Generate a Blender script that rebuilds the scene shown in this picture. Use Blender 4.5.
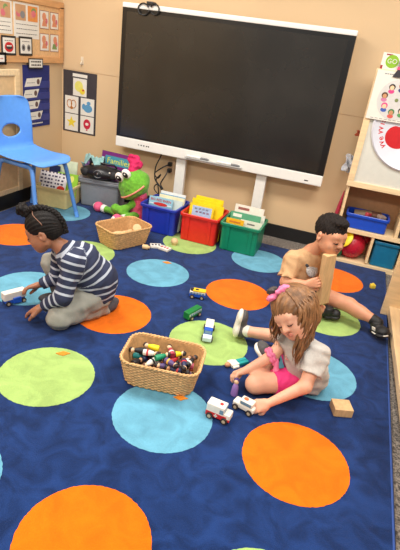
import bpy, bmesh, math, random
import numpy as np
from mathutils import Matrix, Vector

# ------------------------------------------------------------------ camera, world, light, exposure
scene = bpy.context.scene
for _o in list(bpy.data.objects):
    bpy.data.objects.remove(_o)
COL = scene.collection
CAM_R = (0.93832, 0.32176, 0.12662)
CAM_U = (-0.24786, 0.37055, 0.89513)
CAM_W = (-0.24109, 0.87130, -0.42745)
cd = bpy.data.cameras.new('camera')
cd.sensor_fit = 'VERTICAL'; cd.sensor_height = 36.0; cd.lens = 31.55
cd.clip_start = 0.05; cd.clip_end = 60
cam = bpy.data.objects.new('camera', cd); COL.objects.link(cam)
cam.matrix_world = Matrix(((CAM_R[0], CAM_U[0], -CAM_W[0], 0.0),
                           (CAM_R[1], CAM_U[1], -CAM_W[1], 0.0),
                           (CAM_R[2], CAM_U[2], -CAM_W[2], 1.4), (0, 0, 0, 1)))
scene.camera = cam
world = bpy.data.worlds.new('world'); scene.world = world; world.use_nodes = True
bg = world.node_tree.nodes['Background']
bg.inputs[0].default_value = (1.0, 0.95, 0.90, 1); bg.inputs[1].default_value = 0.45
def area(name, loc, sx, sy, power, col=(1.0, 0.96, 0.90)):
    l = bpy.data.lights.new(name, 'AREA'); l.shape = 'RECTANGLE'; l.size = sx; l.size_y = sy
    l.energy = power; l.color = col
    o = bpy.data.objects.new(name, l); o.location = loc; COL.objects.link(o); return o
for i, (x, y) in enumerate(((-1.9, 2.3), (0.5, 2.3), (-1.9, -0.1), (0.5, -0.1))):
    area('ceiling_panel_light', (x, y, 2.6), 1.2, 0.6, 52)
vs = scene.view_settings
vs.view_transform = 'Standard'; vs.look = 'None'; vs.exposure = 0.12; vs.gamma = 1.0
vs.use_curve_mapping = False

# ------------------------------------------------------------------ helpers
R = random.Random(7)
def lin(c):
    return tuple(((v/255.0)/12.92 if v/255.0 <= 0.04045 else ((v/255.0+0.055)/1.055)**2.4) for v in c)
_M = {}
def mat(name, rgb, rough=0.6, var=0.06, scale=30.0, bump=0.0, bscale=200.0, metal=0.0, spec=0.5, sheen=0.0, stretch=None, sss=0.0):
    if name in _M: return _M[name]
    m = bpy.data.materials.new(name); m.use_nodes = True
    nt = m.node_tree; p = nt.nodes['Principled BSDF']
    c = lin(rgb)
    tc = nt.nodes.new('ShaderNodeTexCoord'); mp = nt.nodes.new('ShaderNodeMapping')
    nt.links.new(tc.outputs['Object'], mp.inputs[0])
    if stretch: mp.inputs['Scale'].default_value = stretch
    n = nt.nodes.new('ShaderNodeTexNoise'); n.inputs['Scale'].default_value = scale; n.inputs['Detail'].default_value = 4
    nt.links.new(mp.outputs[0], n.inputs['Vector'])
    r = nt.nodes.new('ShaderNodeValToRGB')
    r.color_ramp.elements[0].position = 0.3; r.color_ramp.elements[1].position = 0.7
    r.color_ramp.elements[0].color = tuple(v*(1-var*1.6) for v in c)+(1,)
    r.color_ramp.elements[1].color = tuple(min(1, v*(1+var)) for v in c)+(1,)
    nt.links.new(n.outputs[0], r.inputs[0]); nt.links.new(r.outputs[0], p.inputs['Base Color'])
    p.inputs['Roughness'].default_value = rough; p.inputs['Metallic'].default_value = metal
    p.inputs['Specular IOR Level'].default_value = spec
    if sheen: p.inputs['Sheen Weight'].default_value = sheen
    if sss:
        p.inputs['Subsurface Weight'].default_value = sss
        p.inputs['Subsurface Radius'].default_value = (0.012, 0.005, 0.003); p.inputs['Subsurface Scale'].default_value = 1.0
    if bump:
        n2 = nt.nodes.new('ShaderNodeTexNoise'); n2.inputs['Scale'].default_value = bscale; n2.inputs['Detail'].default_value = 3
        nt.links.new(mp.outputs[0], n2.inputs['Vector'])
        b = nt.nodes.new('ShaderNodeBump'); b.inputs['Strength'].default_value = bump; b.inputs['Distance'].default_value = 0.01
        nt.links.new(n2.outputs[0], b.inputs['Height']); nt.links.new(b.outputs[0], p.inputs['Normal'])
    _M[name] = m; return m

def tag(o, label=None, cat=None, group=None, kind=None):
    if label: o['label'] = label
    if cat: o['category'] = cat
    if group: o['group'] = group
    if kind: o['kind'] = kind
    return o
def thing(name, label, cat, loc=(0, 0, 0), rz=0.0, group=None):
    o = bpy.data.objects.new(name, None); o.empty_display_size = 0.05
    COL.objects.link(o); o.location = loc; o.rotation_euler = (0, 0, rz)
    return tag(o, label, cat, group)
def link_mesh(name, me, material, parent=None):
    o = bpy.data.objects.new(name, me); COL.objects.link(o)
    if material is not None and not me.materials:
        for mm in (material if isinstance(material, (list, tuple)) else [material]): me.materials.append(mm)
    if parent is not None: o.parent = parent
    return o
V = lambda *a: np.array(a, float)
def unit(v):
    v = np.asarray(v, float); return v/np.linalg.norm(v)
def basis(d):
    d = unit(d); a = V(0, 0, 1) if abs(d[2]) < 0.9 else V(1, 0, 0)
    u = unit(np.cross(a, d)); return u, np.cross(d, u), d

class MB:
    """collects shapes and links them as ONE mesh object"""
    def __init__(s, off=(0, 0, 0)):
        s.v = []; s.f = []; s.off = np.array(off, float)
    def add(s, v, f):
        n = len(s.v); s.v += [tuple(p) for p in v]; s.f += [tuple(i+n for i in q) for q in f]; return s
    def box(s, c, size, rot=None, bev=0.0):
        bm = bmesh.new(); bmesh.ops.create_cube(bm, size=1.0)
        for v in bm.verts: v.co = Vector((v.co.x*size[0], v.co.y*size[1], v.co.z*size[2]))
        if bev > 0:
            bmesh.ops.bevel(bm, geom=list(bm.edges), offset=min(bev, min(size)*0.45), segments=2, profile=0.6, affect='EDGES')
        bm.verts.index_update()
        P = np.array([v.co[:] for v in bm.verts]); F = [[v.index for v in f.verts] for f in bm.faces]; bm.free()
        if rot is not None: P = P@np.array(rot).T
        return s.add(P+np.array(c, float), F)
    def box2(s, lo, hi, bev=0.0):
        lo = V(*lo); hi = V(*hi); return s.box((lo+hi)/2, hi-lo, None, bev)
    def tube(s, path, r, n=8, closed=False, flat=None, caps=True):
        P = [np.array(p, float) for p in path]; m = len(P)
        rr = r if hasattr(r, '__len__') else [r]*m
        up = None; rings = []
        for i in range(m):
            a = P[(i-1) % m] if (closed or i > 0) else P[i]
            b = P[(i+1) % m] if (closed or i < m-1) else P[i]
            d = unit(b-a)
            if up is None: u = basis(d)[0]
            else:
                u = up-d*np.dot(up, d); u = unit(u) if np.linalg.norm(u) > 1e-6 else basis(d)[0]
            up = u; w = np.cross(d, u)
            ky = 1.0 if flat is None else flat
            rings.append([P[i]+rr[i]*(math.cos(t)*u+ky*math.sin(t)*w) for t in [2*math.pi*k/n for k in range(n)]])
        v = [p for g in rings for p in g]; f = []
        for i in range(m if closed else m-1):
            j = (i+1) % m
            for k in range(n): f.append((i*n+k, i*n+(k+1) % n, j*n+(k+1) % n, j*n+k))
        if not closed and caps:
            f.append(tuple(range(n))[::-1]); f.append(tuple(range((m-1)*n, m*n)))
        return s.add(v, f)
    def lathe(s, prof, n=16, o=(0, 0, 0), M=None):
        v = []; f = []; m = len(prof)
        for r, z in prof:
            for k in range(n):
                t = 2*math.pi*k/n; v.append((r*math.cos(t), r*math.sin(t), z))
        for i in range(m-1):
            for k in range(n): f.append((i*n+k, i*n+(k+1) % n, (i+1)*n+(k+1) % n, (i+1)*n+k))
        f.append(tuple(range(n))[::-1]); f.append(tuple(range((m-1)*n, m*n)))
        P = np.array(v)
        if M is not None: P = P@np.array(M).T
        return s.add(P+np.array(o, float), f)
    def ell(s, c, r, M=None, n=14, m=9):
        prof = [(max(1e-4, math.sin(math.pi*i/(m-1))), -math.cos(math.pi*i/(m-1))) for i in range(m)]
        v = []; f = []
        for a, z in prof:
            for k in range(n):
                t = 2*math.pi*k/n; v.append((a*math.cos(t)*r[0], a*math.sin(t)*r[1], z*r[2]))
        for i in range(m-1):
            for k in range(n): f.append((i*n+k, i*n+(k+1) % n, (i+1)*n+(k+1) % n, (i+1)*n+k))
        P = np.array(v)
        if M is not None: P = P@np.array(M).T
        return s.add(P+np.array(c, float), f)
    def poly(s, fr, pts, d0, d1):
        """outline in a frame (origin, right, up), extruded along its normal"""
        o, r, u = [np.array(a, float) for a in fr]; nn = np.cross(r, u); k = len(pts)
        v = [o+r*a+u*b+nn*d0 for a, b in pts]+[o+r*a+u*b+nn*d1 for a, b in pts]
        f = [tuple(range(k))[::-1], tuple(range(k, 2*k))]
        f += [(i, (i+1) % k, k+(i+1) % k, k+i) for i in range(k)]
        return s.add(v, f)
    def rect(s, fr, u0, u1, v0, v1, d0, d1):
        return s.poly(fr, [(u0, v0), (u1, v0), (u1, v1), (u0, v1)], d0, d1)
    def disc(s, fr, c, ru, rv, d0, d1, n=20, a0=0.0):
        return s.poly(fr, [(c[0]+ru*math.cos(a0+2*math.pi*i/n), c[1]+rv*math.sin(a0+2*math.pi*i/n)) for i in range(n)], d0, d1)
    def loft(s, rings, seg=5, cap0=True, cap1=True, M=None, o=(0, 0, 0)):
        """rounded-rectangle rings (w, d, radius, z)"""
        v = []; n = 4*(seg+1)
        for w, d, r, z in rings:
            r = min(r, w/2-1e-4, d/2-1e-4)
            for q, (sx, sy) in enumerate(((1, 1), (-1, 1), (-1, -1), (1, -1))):
                for i in range(seg+1):
                    t = math.pi/2*(q+i/seg)
                    v.append((sx*(w/2-r)+r*math.cos(t), sy*(d/2-r)+r*math.sin(t), z))
        f = []
        for i in range(len(rings)-1):
            for k in range(n): f.append((i*n+k, i*n+(k+1) % n, (i+1)*n+(k+1) % n, (i+1)*n+k))
        if cap0: f.append(tuple(range(n))[::-1])
        if cap1: f.append(tuple(range((len(rings)-1)*n, len(rings)*n)))
        P = np.array(v)
        if M is not None: P = P@np.array(M).T
        return s.add(P+np.array(o, float), f)
    def mesh(s, name, smooth=False, recalc=True):
        me = bpy.data.meshes.new(name)
        me.from_pydata([tuple(np.array(p)-s.off) for p in s.v], [], s.f); me.update()
        if recalc:
            bm = bmesh.new(); bm.from_mesh(me); bmesh.ops.recalc_face_normals(bm, faces=bm.faces[:]); bm.to_mesh(me); bm.free()
        if smooth:
            for p in me.polygons: p.use_smooth = True
            if smooth == 'auto':
                me.set_sharp_from_angle(angle=math.radians(40))
        return me
    def build(s, name, material, parent=None, smooth=False):
        return link_mesh(name, s.mesh(name, smooth), material, parent)

def rotz(a): c, s = math.cos(a), math.sin(a); return np.array(((c, -s, 0), (s, c, 0), (0, 0, 1)))
def rotx(a): c, s = math.cos(a), math.sin(a); return np.array(((1, 0, 0), (0, c, -s), (0, s, c)))
def roty(a): c, s = math.cos(a), math.sin(a); return np.array(((c, 0, s), (0, 1, 0), (-s, 0, c)))
def text(name, body, size, fr, material, parent, off=(0, 0, 0), rot=0.0, depth=0.0008, align='CENTER', sx=1.0, bold=0.0):
    cu = bpy.data.curves.new(name, 'FONT'); cu.body = body; cu.size = size; cu.extrude = depth; cu.offset = bold
    cu.align_x = align; cu.align_y = 'CENTER'; cu.resolution_u = 2
    t = bpy.data.objects.new(name, cu); COL.objects.link(t)
    dg = bpy.context.evaluated_depsgraph_get(); me = bpy.data.meshes.new_from_object(t.evaluated_get(dg))
    bpy.data.objects.remove(t); bpy.data.curves.remove(cu)
    o, r, u = [np.array(a, float) for a in fr]; nn = np.cross(r, u); c, s_ = math.cos(rot), math.sin(rot)
    for v in me.vertices:
        x, y, z = v.co; x *= sx; a, b = c*x-s_*y, s_*x+c*y
        v.co = Vector(o+r*a+u*b+nn*z-np.array(off))
    me.materials.clear(); me.name = name
    return link_mesh(name, me, material, parent)
def copy_tree(o, parent=None):
    c = o.copy(); COL.objects.link(c); c.parent = parent
    for ch in list(o.children): copy_tree(ch, c)
    return c

# ---- smooth-blended solids (distance field -> surface nets)
def cap(a, b, ra, rb, k=0.012, fa=False, fb=False, op='u'): return ('cap', V(*a), V(*b), ra, rb, k, fa, fb, op)
def sph(c, r, k=0.012, op='u'): return ('cap', V(*c), V(*c)+V(0, 0, 1e-5), r, r, k, False, False, op)
def elp(c, r, Mx=None, k=0.012, op='u'): return ('ell', V(*c), V(*r), np.eye(3) if Mx is None else np.array(Mx, float), k, op)
def pl(p, n, op='s'): return ('pl', V(*p), unit(n), 0.0, op)
def pbox(p):
    if p[0] == 'cap':
        r = max(p[3], p[4]); return np.minimum(p[1], p[2])-r, np.maximum(p[1], p[2])+r
    r = np.max(p[2]); return p[1]-r, p[1]+r
def pdist(p, X, Y, Z):
    if p[0] == 'cap':
        a, b, ra, rb = p[1:5]; ab = b-a; L2 = ab@ab; L = math.sqrt(L2)
        dx, dy, dz = X-a[0], Y-a[1], Z-a[2]
        t0 = (dx*ab[0]+dy*ab[1]+dz*ab[2])/L2; t = np.clip(t0, 0, 1)
        d = np.sqrt((dx-t*ab[0])**2+(dy-t*ab[1])**2+(dz-t*ab[2])**2)-(ra+(rb-ra)*t)
        if p[6]: d = np.maximum(d, -t0*L)
        if p[7]: d = np.maximum(d, (t0-1)*L)
        return d
    if p[0] == 'ell':
        c, r, M = p[1:4]; dx, dy, dz = X-c[0], Y-c[1], Z-c[2]
        q = [(dx*M[0, i]+dy*M[1, i]+dz*M[2, i]) for i in range(3)]
        k0 = np.sqrt((q[0]/r[0])**2+(q[1]/r[1])**2+(q[2]/r[2])**2)
        k1 = np.sqrt((q[0]/r[0]**2)**2+(q[1]/r[1]**2)**2+(q[2]/r[2]**2)**2)
        return k0*(k0-1)/np.maximum(k1, 1e-6)
    if p[0] == 'pl':
        return -((X-p[1][0])*p[2][0]+(Y-p[1][1])*p[2][1]+(Z-p[1][2])*p[2][2])
def smin(a, b, k):
    if k <= 0: return np.minimum(a, b)
    h = np.maximum(k-np.abs(a-b), 0)/k
    return np.minimum(a, b)-h*h*k*0.25
def field_mesh(name, prims, h, disp=None, off=(0, 0, 0), attr=None):
    us = [p for p in prims if p[-1] == 'u']
    lo = np.min([pbox(p)[0] for p in us], axis=0)-0.02; hi = np.max([pbox(p)[1] for p in us], axis=0)+0.02
    n = np.ceil((hi-lo)/h).astype(int)+1
    ax = [(lo[i]+h*np.arange(n[i])).astype(np.float32) for i in range(3)]
    D = np.full(tuple(n), 0.3, np.float32)
    for p in prims:
        if p[0] == 'pl':
            d = pdist(p, ax[0][:, None, None], ax[1][None, :, None], ax[2][None, None, :]); D = np.maximum(D, -d).astype(np.float32); continue
        k = p[-2] if p[0] == 'ell' else p[5]
        b0, b1 = pbox(p); mg = k+3*h+0.006
        i0 = np.clip(np.floor((b0-mg-lo)/h).astype(int), 0, n-1); i1 = np.clip(np.ceil((b1+mg-lo)/h).astype(int)+1, 1, n)
        s = tuple(slice(i0[i], i1[i]) for i in range(3))
        d = pdist(p, ax[0][s[0]][:, None, None], ax[1][s[1]][None, :, None], ax[2][s[2]][None, None, :])
        if p[-1] == 'u': D[s] = smin(D[s], d, k)
        else: D[s] = -smin(-D[s], d, k)
    if disp is not None:
        X, Y, Z = ax[0][:, None, None], ax[1][None, :, None], ax[2][None, None, :]
        near = np.abs(D) < 0.03
        D = np.where(near, D+disp(X, Y, Z), D).astype(np.float32)
    S = D < 0
    c = [S[a:n[0]-1+a, b:n[1]-1+b, e:n[2]-1+e] for a in (0, 1) for b in (0, 1) for e in (0, 1)]
    cnt = sum(x.astype(np.int8) for x in c); act = (cnt > 0) & (cnt < 8)
    I = np.argwhere(act); idx = -np.ones(act.shape, np.int64); idx[act] = np.arange(len(I))
    cor = np.array([(a, b, e) for a in (0, 1) for b in (0, 1) for e in (0, 1)])
    val = np.stack([D[I[:, 0]+q[0], I[:, 1]+q[1], I[:, 2]+q[2]] for q in cor], 1)
    acc = np.zeros((len(I), 3)); num = np.zeros(len(I))
    for a in range(8):
        for b in range(a+1, 8):
            if np.abs(cor[a]-cor[b]).sum() != 1: continue
            m = (val[:, a] < 0) != (val[:, b] < 0)
            t = np.where(m, val[:, a]/np.where(m, val[:, a]-val[:, b], 1), 0)
            acc += np.where(m[:, None], cor[a]+(cor[b]-cor[a])*t[:, None], 0); num += m
    P = lo+(I+acc/num[:, None])*h
    Q = []
    for axis in range(3):
        o1, o2 = (axis+1) % 3, (axis+2) % 3
        sl0 = [slice(1, -1)]*3; sl1 = [slice(1, -1)]*3
        sl0[axis] = slice(0, -1); sl1[axis] = slice(1, None)
        s0, s1 = S[tuple(sl0)], S[tuple(sl1)]
        E = np.argwhere(s0 != s1)
        if not len(E): continue
        inside = s0[tuple(E.T)]
        base = E.copy(); base[:, o1] += 1; base[:, o2] += 1
        def cell(a, b):
            q = base.copy(); q[:, o1] -= a; q[:, o2] -= b; return idx[tuple(q.T)]
        quad = np.stack([cell(1, 1), cell(0, 1), cell(0, 0), cell(1, 0)], 1)
        quad[~inside] = quad[~inside][:, ::-1]; Q.append(quad)
    Q = np.concatenate(Q); Q = Q[(Q >= 0).all(1)]
    me = bpy.data.meshes.new(name)
    me.vertices.add(len(P)); me.vertices.foreach_set('co', (P-np.array(off)).astype(np.float32).ravel())
    me.loops.add(4*len(Q)); me.loops.foreach_set('vertex_index', Q.astype(np.int32).ravel())
    me.polygons.add(len(Q)); me.polygons.foreach_set('loop_start', (4*np.arange(len(Q))).astype(np.int32))
    me.polygons.foreach_set('use_smooth', np.ones(len(Q), bool))
    me.update(calc_edges=True); me.validate()
    if attr is not None:
        A = attr(P); at = me.attributes.new('pattern', 'FLOAT', 'POINT')
        if len(me.vertices) == len(A): at.data.foreach_set('value', A.astype(np.float32))
    return me
def field(name, prims, h, material, parent, disp=None, off=(0, 0, 0), attr=None):
    return link_mesh(name, field_mesh(name, prims, h, disp, off, attr), material, parent)
def folds(amp, wl, seed=0):
    g = np.random.RandomState(seed); ks = [unit(g.normal(size=3))*2*math.pi/(wl*g.uniform(0.7, 1.5)) for _ in range(5)]; ph = g.uniform(0, 6, 5)
    def fn(X, Y, Z):
        s = 0
        for k, q in zip(ks, ph):
            s = s+np.sin(X*k[0]+Y*k[1]+Z*k[2]+q+1.2*np.sin(X*k[1]*0.6-Z*k[0]*0.6+Y*k[2]*0.5))
        return (amp/2.2)*s
    return fn

# ------------------------------------------------------------------ materials
WOOD = mat('birch_wood', (234, 204, 158), 0.45, 0.08, 6, stretch=(1, 1, 9), bump=0.05, bscale=40)
WOODH = mat('birch_wood_long', (238, 210, 166), 0.45, 0.08, 6, stretch=(1, 9, 9), bump=0.05, bscale=40)
WOODB = mat('block_wood', (214, 176, 126), 0.5, 0.10, 14, stretch=(6, 6, 1), bump=0.05, bscale=60)
WHITE = mat('white_plastic', (236, 234, 228), 0.35, 0.02)
PAPER = mat('paper_white', (226, 220, 208), 0.7, 0.02)
BLACK = mat('black_plastic', (22, 22, 24), 0.4, 0.1)
INK = mat('dark_ink', (60, 52, 50), 0.7, 0.02)
RED = mat('red_paint', (200, 28, 36), 0.4, 0.05)
NAVY = mat('navy_cloth', (30, 40, 112), 0.7, 0.08, bump=0.1)
def pm(name, rgb, rough=0.5): return mat(name, rgb, rough, 0.05)

# ------------------------------------------------------------------ setting
YW, XL = 3.985, -2.613
CARPET = bpy.data.materials.new('speckled_carpet'); CARPET.use_nodes = True
nt = CARPET.node_tree; p = nt.nodes['Principled BSDF']; p.inputs['Roughness'].default_value = 0.95
tc = nt.nodes.new('ShaderNodeTexCoord'); n1 = nt.nodes.new('ShaderNodeTexNoise'); n1.inputs['Scale'].default_value = 130; n1.inputs['Detail'].default_value = 5
rp = nt.nodes.new('ShaderNodeValToRGB'); rp.color_ramp.elements[0].position = 0.36; rp.color_ramp.elements[1].position = 0.66
rp.color_ramp.elements[0].color = lin((58, 54, 52))+(1,); rp.color_ramp.elements[1].color = lin((150, 140, 130))+(1,)
nt.links.new(tc.outputs['Object'], n1.inputs['Vector']); nt.links.new(n1.outputs[0], rp.inputs[0]); nt.links.new(rp.outputs[0], p.inputs['Base Color'])
bn = nt.nodes.new('ShaderNodeBump'); bn.inputs['Strength'].default_value = 0.5; nt.links.new(n1.outputs[0], bn.inputs['Height']); nt.links.new(bn.outputs[0], p.inputs['Normal'])
WALL = mat('peach_wall', (215, 184, 143), 0.6, 0.015, 3, bump=0.04, bscale=120)
fl = MB().box2((XL-0.1, -3.0, -0.06), (4.0, YW+0.1, -0.012)).build('floor', CARPET); tag(fl, 'grey speckled carpet floor showing past the blue rug', 'floor', kind='structure')
wb = thing('wall_back', 'peach painted back wall behind the big display', 'wall'); wb['kind'] = 'structure'
MB().box2((XL-0.1, YW, -0.012), (4.0, YW+0.1, 1.063)).build('lower_panel', WALL, wb)
MB().box2((XL-0.1, YW, 1.067), (4.0, YW+0.1, 2.7)).build('upper_panel', WALL, wb)
MB().box2((XL-0.1, YW+0.004, 1.06), (4.0, YW+0.09, 1.07)).build('panel_joint', mat('wall_joint', (206, 168, 132), 0.7), wb)
tag(MB().box2((XL-0.1, -3.0, -0.012), (XL, YW, 2.7)).build('wall_left', WALL), 'peach painted side wall with the bulletin board', 'wall', kind='structure')
BASE = mat('black_baseboard', (24, 23, 24), 0.5)
tag(MB().box2((XL, YW-0.012, -0.012), (4.0, YW, 0.10), 0.003).build('baseboard_back', BASE), 'black rubber baseboard along the back wall', 'baseboard', kind='structure')
tag(MB().box2((XL, -3.0, -0.012), (XL+0.012, YW-0.012, 0.10), 0.003).build('baseboard_left', BASE), 'black rubber baseboard along the side wall', 'baseboard', kind='structure')

# ---- rug with its dots
def pile(name, rgb, dark=0.75, scale=9):
    m = bpy.data.materials.new(name); m.use_nodes = True; nt = m.node_tree; p = nt.nodes['Principled BSDF']
    p.inputs['Roughness'].default_value = 0.95; p.inputs['Specular IOR Level'].default_value = 0.1
    p.inputs['Sheen Weight'].default_value = 0.12; p.inputs['Sheen Roughness'].default_value = 0.5
    c = lin(rgb); tc = nt.nodes.new('ShaderNodeTexCoord')
    a = nt.nodes.new('ShaderNodeTexNoise'); a.inputs['Scale'].default_value = scale; a.inputs['Detail'].default_value = 5; a.inputs['Distortion'].default_value = 1.2
    b = nt.nodes.new('ShaderNodeTexNoise'); b.inputs['Scale'].default_value = 260; b.inputs['Detail'].default_value = 2
    mx = nt.nodes.new('ShaderNodeMath'); mx.operation = 'MULTIPLY_ADD'; mx.inputs[1].default_value = 0.35
    nt.links.new(tc.outputs['Object'], a.inputs['Vector']); nt.links.new(tc.outputs['Object'], b.inputs['Vector'])
    nt.links.new(b.outputs[0], mx.inputs[0]); nt.links.new(a.outputs[0], mx.inputs[2])
    r = nt.nodes.new('ShaderNodeValToRGB'); r.color_ramp.elements[0].position = 0.5; r.color_ramp.elements[1].position = 0.85
    r.color_ramp.elements[0].color = tuple(v*dark for v in c)+(1,); r.color_ramp.elements[1].color = tuple(min(1, v*1.08) for v in c)+(1,)
    nt.links.new(mx.outputs[0], r.inputs[0]); nt.links.new(r.outputs[0], p.inputs['Base Color'])
    bp = nt.nodes.new('ShaderNodeBump'); bp.inputs['Strength'].default_value = 0.35; bp.inputs['Distance'].default_value = 0.006
    nt.links.new(b.outputs[0], bp.inputs['Height']); nt.links.new(bp.outputs[0], p.inputs['Normal'])
    return m
RX0, RX1, RY0, RY1 = -2.546, 0.440, -0.9, 3.73
rug = thing('rug', 'deep blue area rug with orange, green and light blue dots', 'rug', (0, 0, -0.012))
MB((0, 0, -0.012)).box2((RX0, RY0, -0.012), (RX1, RY1, 0.0)).build('pile', pile('rug_blue', (27, 54, 107), 0.50, 9), rug)
eb = MB((0, 0, -0.012)); zz = -0.004
eb.tube([(RX0, RY0, zz), (RX1, RY0, zz), (RX1, RY1, zz), (RX0, RY1, zz)], 0.0075, 8, True); eb.build('bound_edge', mat('rug_binding', (44, 78, 150), 0.8), rug, True)
DOT = {'o': pile('dot_orange', (230, 108, 8), 0.84), 'b': pile('dot_light_blue', (101, 163, 188), 0.80), 'g': pile('dot_green', (158, 187, 106), 0.80)}
DR = 0.209
gd = random.Random(3)
for k in range(-3, 2):
    for j in range(-1, 5):
        c = 'obg'[(j-k) % 3]
        cx, cy = -0.486+0.561*k, 0.862+0.6225*j
        n = 150; pts = []
        for i in range(n):
            r = DR+gd.uniform(-0.0014, 0.0014); t = 2*math.pi*i/n; pts.append((cx+r*math.cos(t), cy+r*math.sin(t)))
        MB((0, 0, -0.012)).poly(((0, 0, 0), (1, 0, 0), (0, 1, 0)), pts, -0.004, 0.0012).build('dot', DOT[c], rug)
FL = 0.0012    # top of the dots, the level small things stand on

# ------------------------------------------------------------------ big display on its stand
TX0, TX1, TZ0, TZ1, TY = -1.985, -0.194, 0.524, 1.625, 3.84
tv = thing('interactive_display', 'large white framed interactive display with a dark switched-off screen', 'display', ((TX0+TX1)/2, TY+0.05, 0))
o_ = tuple(tv.location)
m = MB(o_)
m.box2((TX0, TY, TZ0), (TX1, TY+0.085, TZ0+0.085), 0.008)
m.box2((TX0, TY, TZ1-0.036), (TX1, TY+0.085, TZ1), 0.008)
m.box2((TX0+0.008, TY+0.05, TZ0+0.08), (TX1-0.012, TY+0.085, TZ1-0.03))
m.build('frame', WHITE, tv)
MB(o_).box2((TX0+0.002, TY+0.005, TZ0+0.084), (TX1-0.002, TY+0.06, TZ1-0.035)).build('bezel', mat('bezel_black', (14, 13, 13), 0.3), tv)
SCR = mat('screen_glass', (38, 35, 31), 0.22, 0.30, 2.2, spec=0.6)  # uneven tone in the base colour stands in for blurred room reflections
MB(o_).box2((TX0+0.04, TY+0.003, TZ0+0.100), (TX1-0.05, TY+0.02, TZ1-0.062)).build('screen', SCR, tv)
for lx0 in (-1.425, -0.72):
    m = MB(o_); m.box2((lx0, TY+0.045, 0.05), (lx0+0.085, TY+0.085, TZ0+0.3), 0.004); m.build('stand_leg', WHITE, tv)
    MB(o_).box2((lx0-0.01, TY-0.10, -0.012), (lx0+0.095, TY+0.11, 0.05), 0.01).build('stand_foot', WHITE, tv)
ft = ((0, TY, 0), (1, 0, 0), (0, 0, 1))
for i, bx_ in enumerate((-1.765, -1.74, -1.715, -1.69, -1.672)):
    MB(o_).disc(ft, (bx_, 0.567), 0.006, 0.006 if i else 0.004, -0.001, 0.002, 10).build('button', INK, tv)
MB(o_).rect(ft, -0.33, -0.30, 0.548, 0.556, -0.001, 0.0012).build('maker_mark', INK, tv)
MB(o_).box2((-1.33, TY-0.028, 0.545), (-0.84, TY+0.002, 0.553), 0.002).build('pen_ledge', mat('ledge_grey', (186, 186, 184), 0.4), tv)
GREY = mat('pen_grey', (120, 120, 122), 0.35); 
for x0, x1, lb in ((-1.315, -1.12, 'white and grey stylus pen resting on the left of the display ledge'), (-1.05, -0.855, 'white and grey stylus pen resting on the right of the display ledge')):
    t = thing('stylus_pen', lb, 'pen', (x0, TY-0.014, 0.562), group='stylus pens on the display ledge')
    o2 = tuple(t.location)
    MB(o2).tube([(x0, TY-0.014, 0.562), (x0+0.12, TY-0.014, 0.562)], 0.0088, 10).build('barrel', WHITE, t, 'auto')
    MB(o2).tube([(x0+0.12, TY-0.014, 0.562), (x1-0.02, TY-0.014, 0.562), (x1, TY-0.014, 0.562)], [0.009, 0.009, 0.003], 10).build('grip', GREY, t, 'auto')
# black webcam clip and its looped cable on the top edge
t = thing('looped_cable', 'black looped cable hanging over the top left of the display', 'cable', (-1.76, TY, TZ1))
o2 = tuple(t.location)
pth = [(-1.80+0.045*math.cos(a), TY-0.012-0.004*math.sin(2*a), TZ1-0.035+0.04*math.sin(a)) for a in np.linspace(0.4, 6.2, 22)]
MB(o2).tube(pth, 0.0055, 6).build('loop', BLACK, t, True)
pth = [(-1.705+0.035*math.cos(a), TY-0.012, TZ1-0.028+0.036*math.sin(a)) for a in np.linspace(2.8, -2.6, 20)]
MB(o2).tube(pth, 0.0055, 6).build('loop', BLACK, t, True)
MB(o2).box2((-1.775, TY-0.02, TZ1-0.004), (-1.72, TY+0.05, TZ1+0.022), 0.006).build('clip', BLACK, t)
# outlet and cables behind the stand
t = thing('wall_outlet', 'beige wall outlet behind the display stand', 'outlet', (-1.505, YW, 0.40)); o2 = tuple(t.location)
fb = ((0, YW, 0), (1, 0, 0), (0, 0, 1))
MB(o2).rect(fb, -1.545, -1.465, 0.345, 0.46, 0, 0.006).build('cover_plate', mat('outlet_beige', (214, 178, 142), 0.5), t)
for zc in (0.375, 0.43): MB(o2).box2((-1.522, YW-0.05, zc-0.017), (-1.49, YW-0.005, zc+0.017), 0.006).build('plug', BLACK, t)
for i, (zc, pts, lb) in enumerate(((0.43, [(-1.506, 3.93, 0.43), (-1.54, 3.90, 0.41), (-1.60, 3.90, 0.36), (-1.62, 3.9, 0.33), (-1.585, 3.9, 0.30), (-1.56, 3.9, 0.34), (-1.60, 3.9, 0.28), (-1.55, 3.9, 0.22), (-1.5, 3.91, 0.1)], 'black power cord coiling down from the upper outlet socket'),
        (0.375, [(-1.506, 3.93, 0.375), (-1.52, 3.90, 0.33), (-1.55, 3.89, 0.26), (-1.52, 3.88, 0.22), (-1.58, 3.88, 0.25), (-1.6, 3.88, 0.2), (-1.5, 3.88, 0.12)], 'black power cord hanging from the lower outlet socket'),
        (0, [(-1.56, 3.90, 0.60), (-1.575, 3.9, 0.5), (-1.61, 3.89, 0.40), (-1.605, 3.88, 0.30), (-1.57, 3.88, 0.24), (-1.54, 3.88, 0.08)], 'black cord dropping from underneath the display'))):
    P = [np.array(q) for q in pts]; s = []
    for a in range(len(P)-1):
        p0, p1, p2, p3 = P[max(a-1, 0)], P[a], P[a+1], P[min(a+2, len(P)-1)]
        for u in np.linspace(0, 1, 6, endpoint=False):
            s.append(0.5*((2*p1)+(-p0+p2)*u+(2*p0-5*p1+4*p2-p3)*u*u+(-p0+3*p1-3*p2+p3)*u**3))
    s.append(P[-1]); tag(MB().tube(s, 0.0055, 6).build('power_cord', BLACK, None, True), lb, 'cord', 'cords behind the display')

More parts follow.
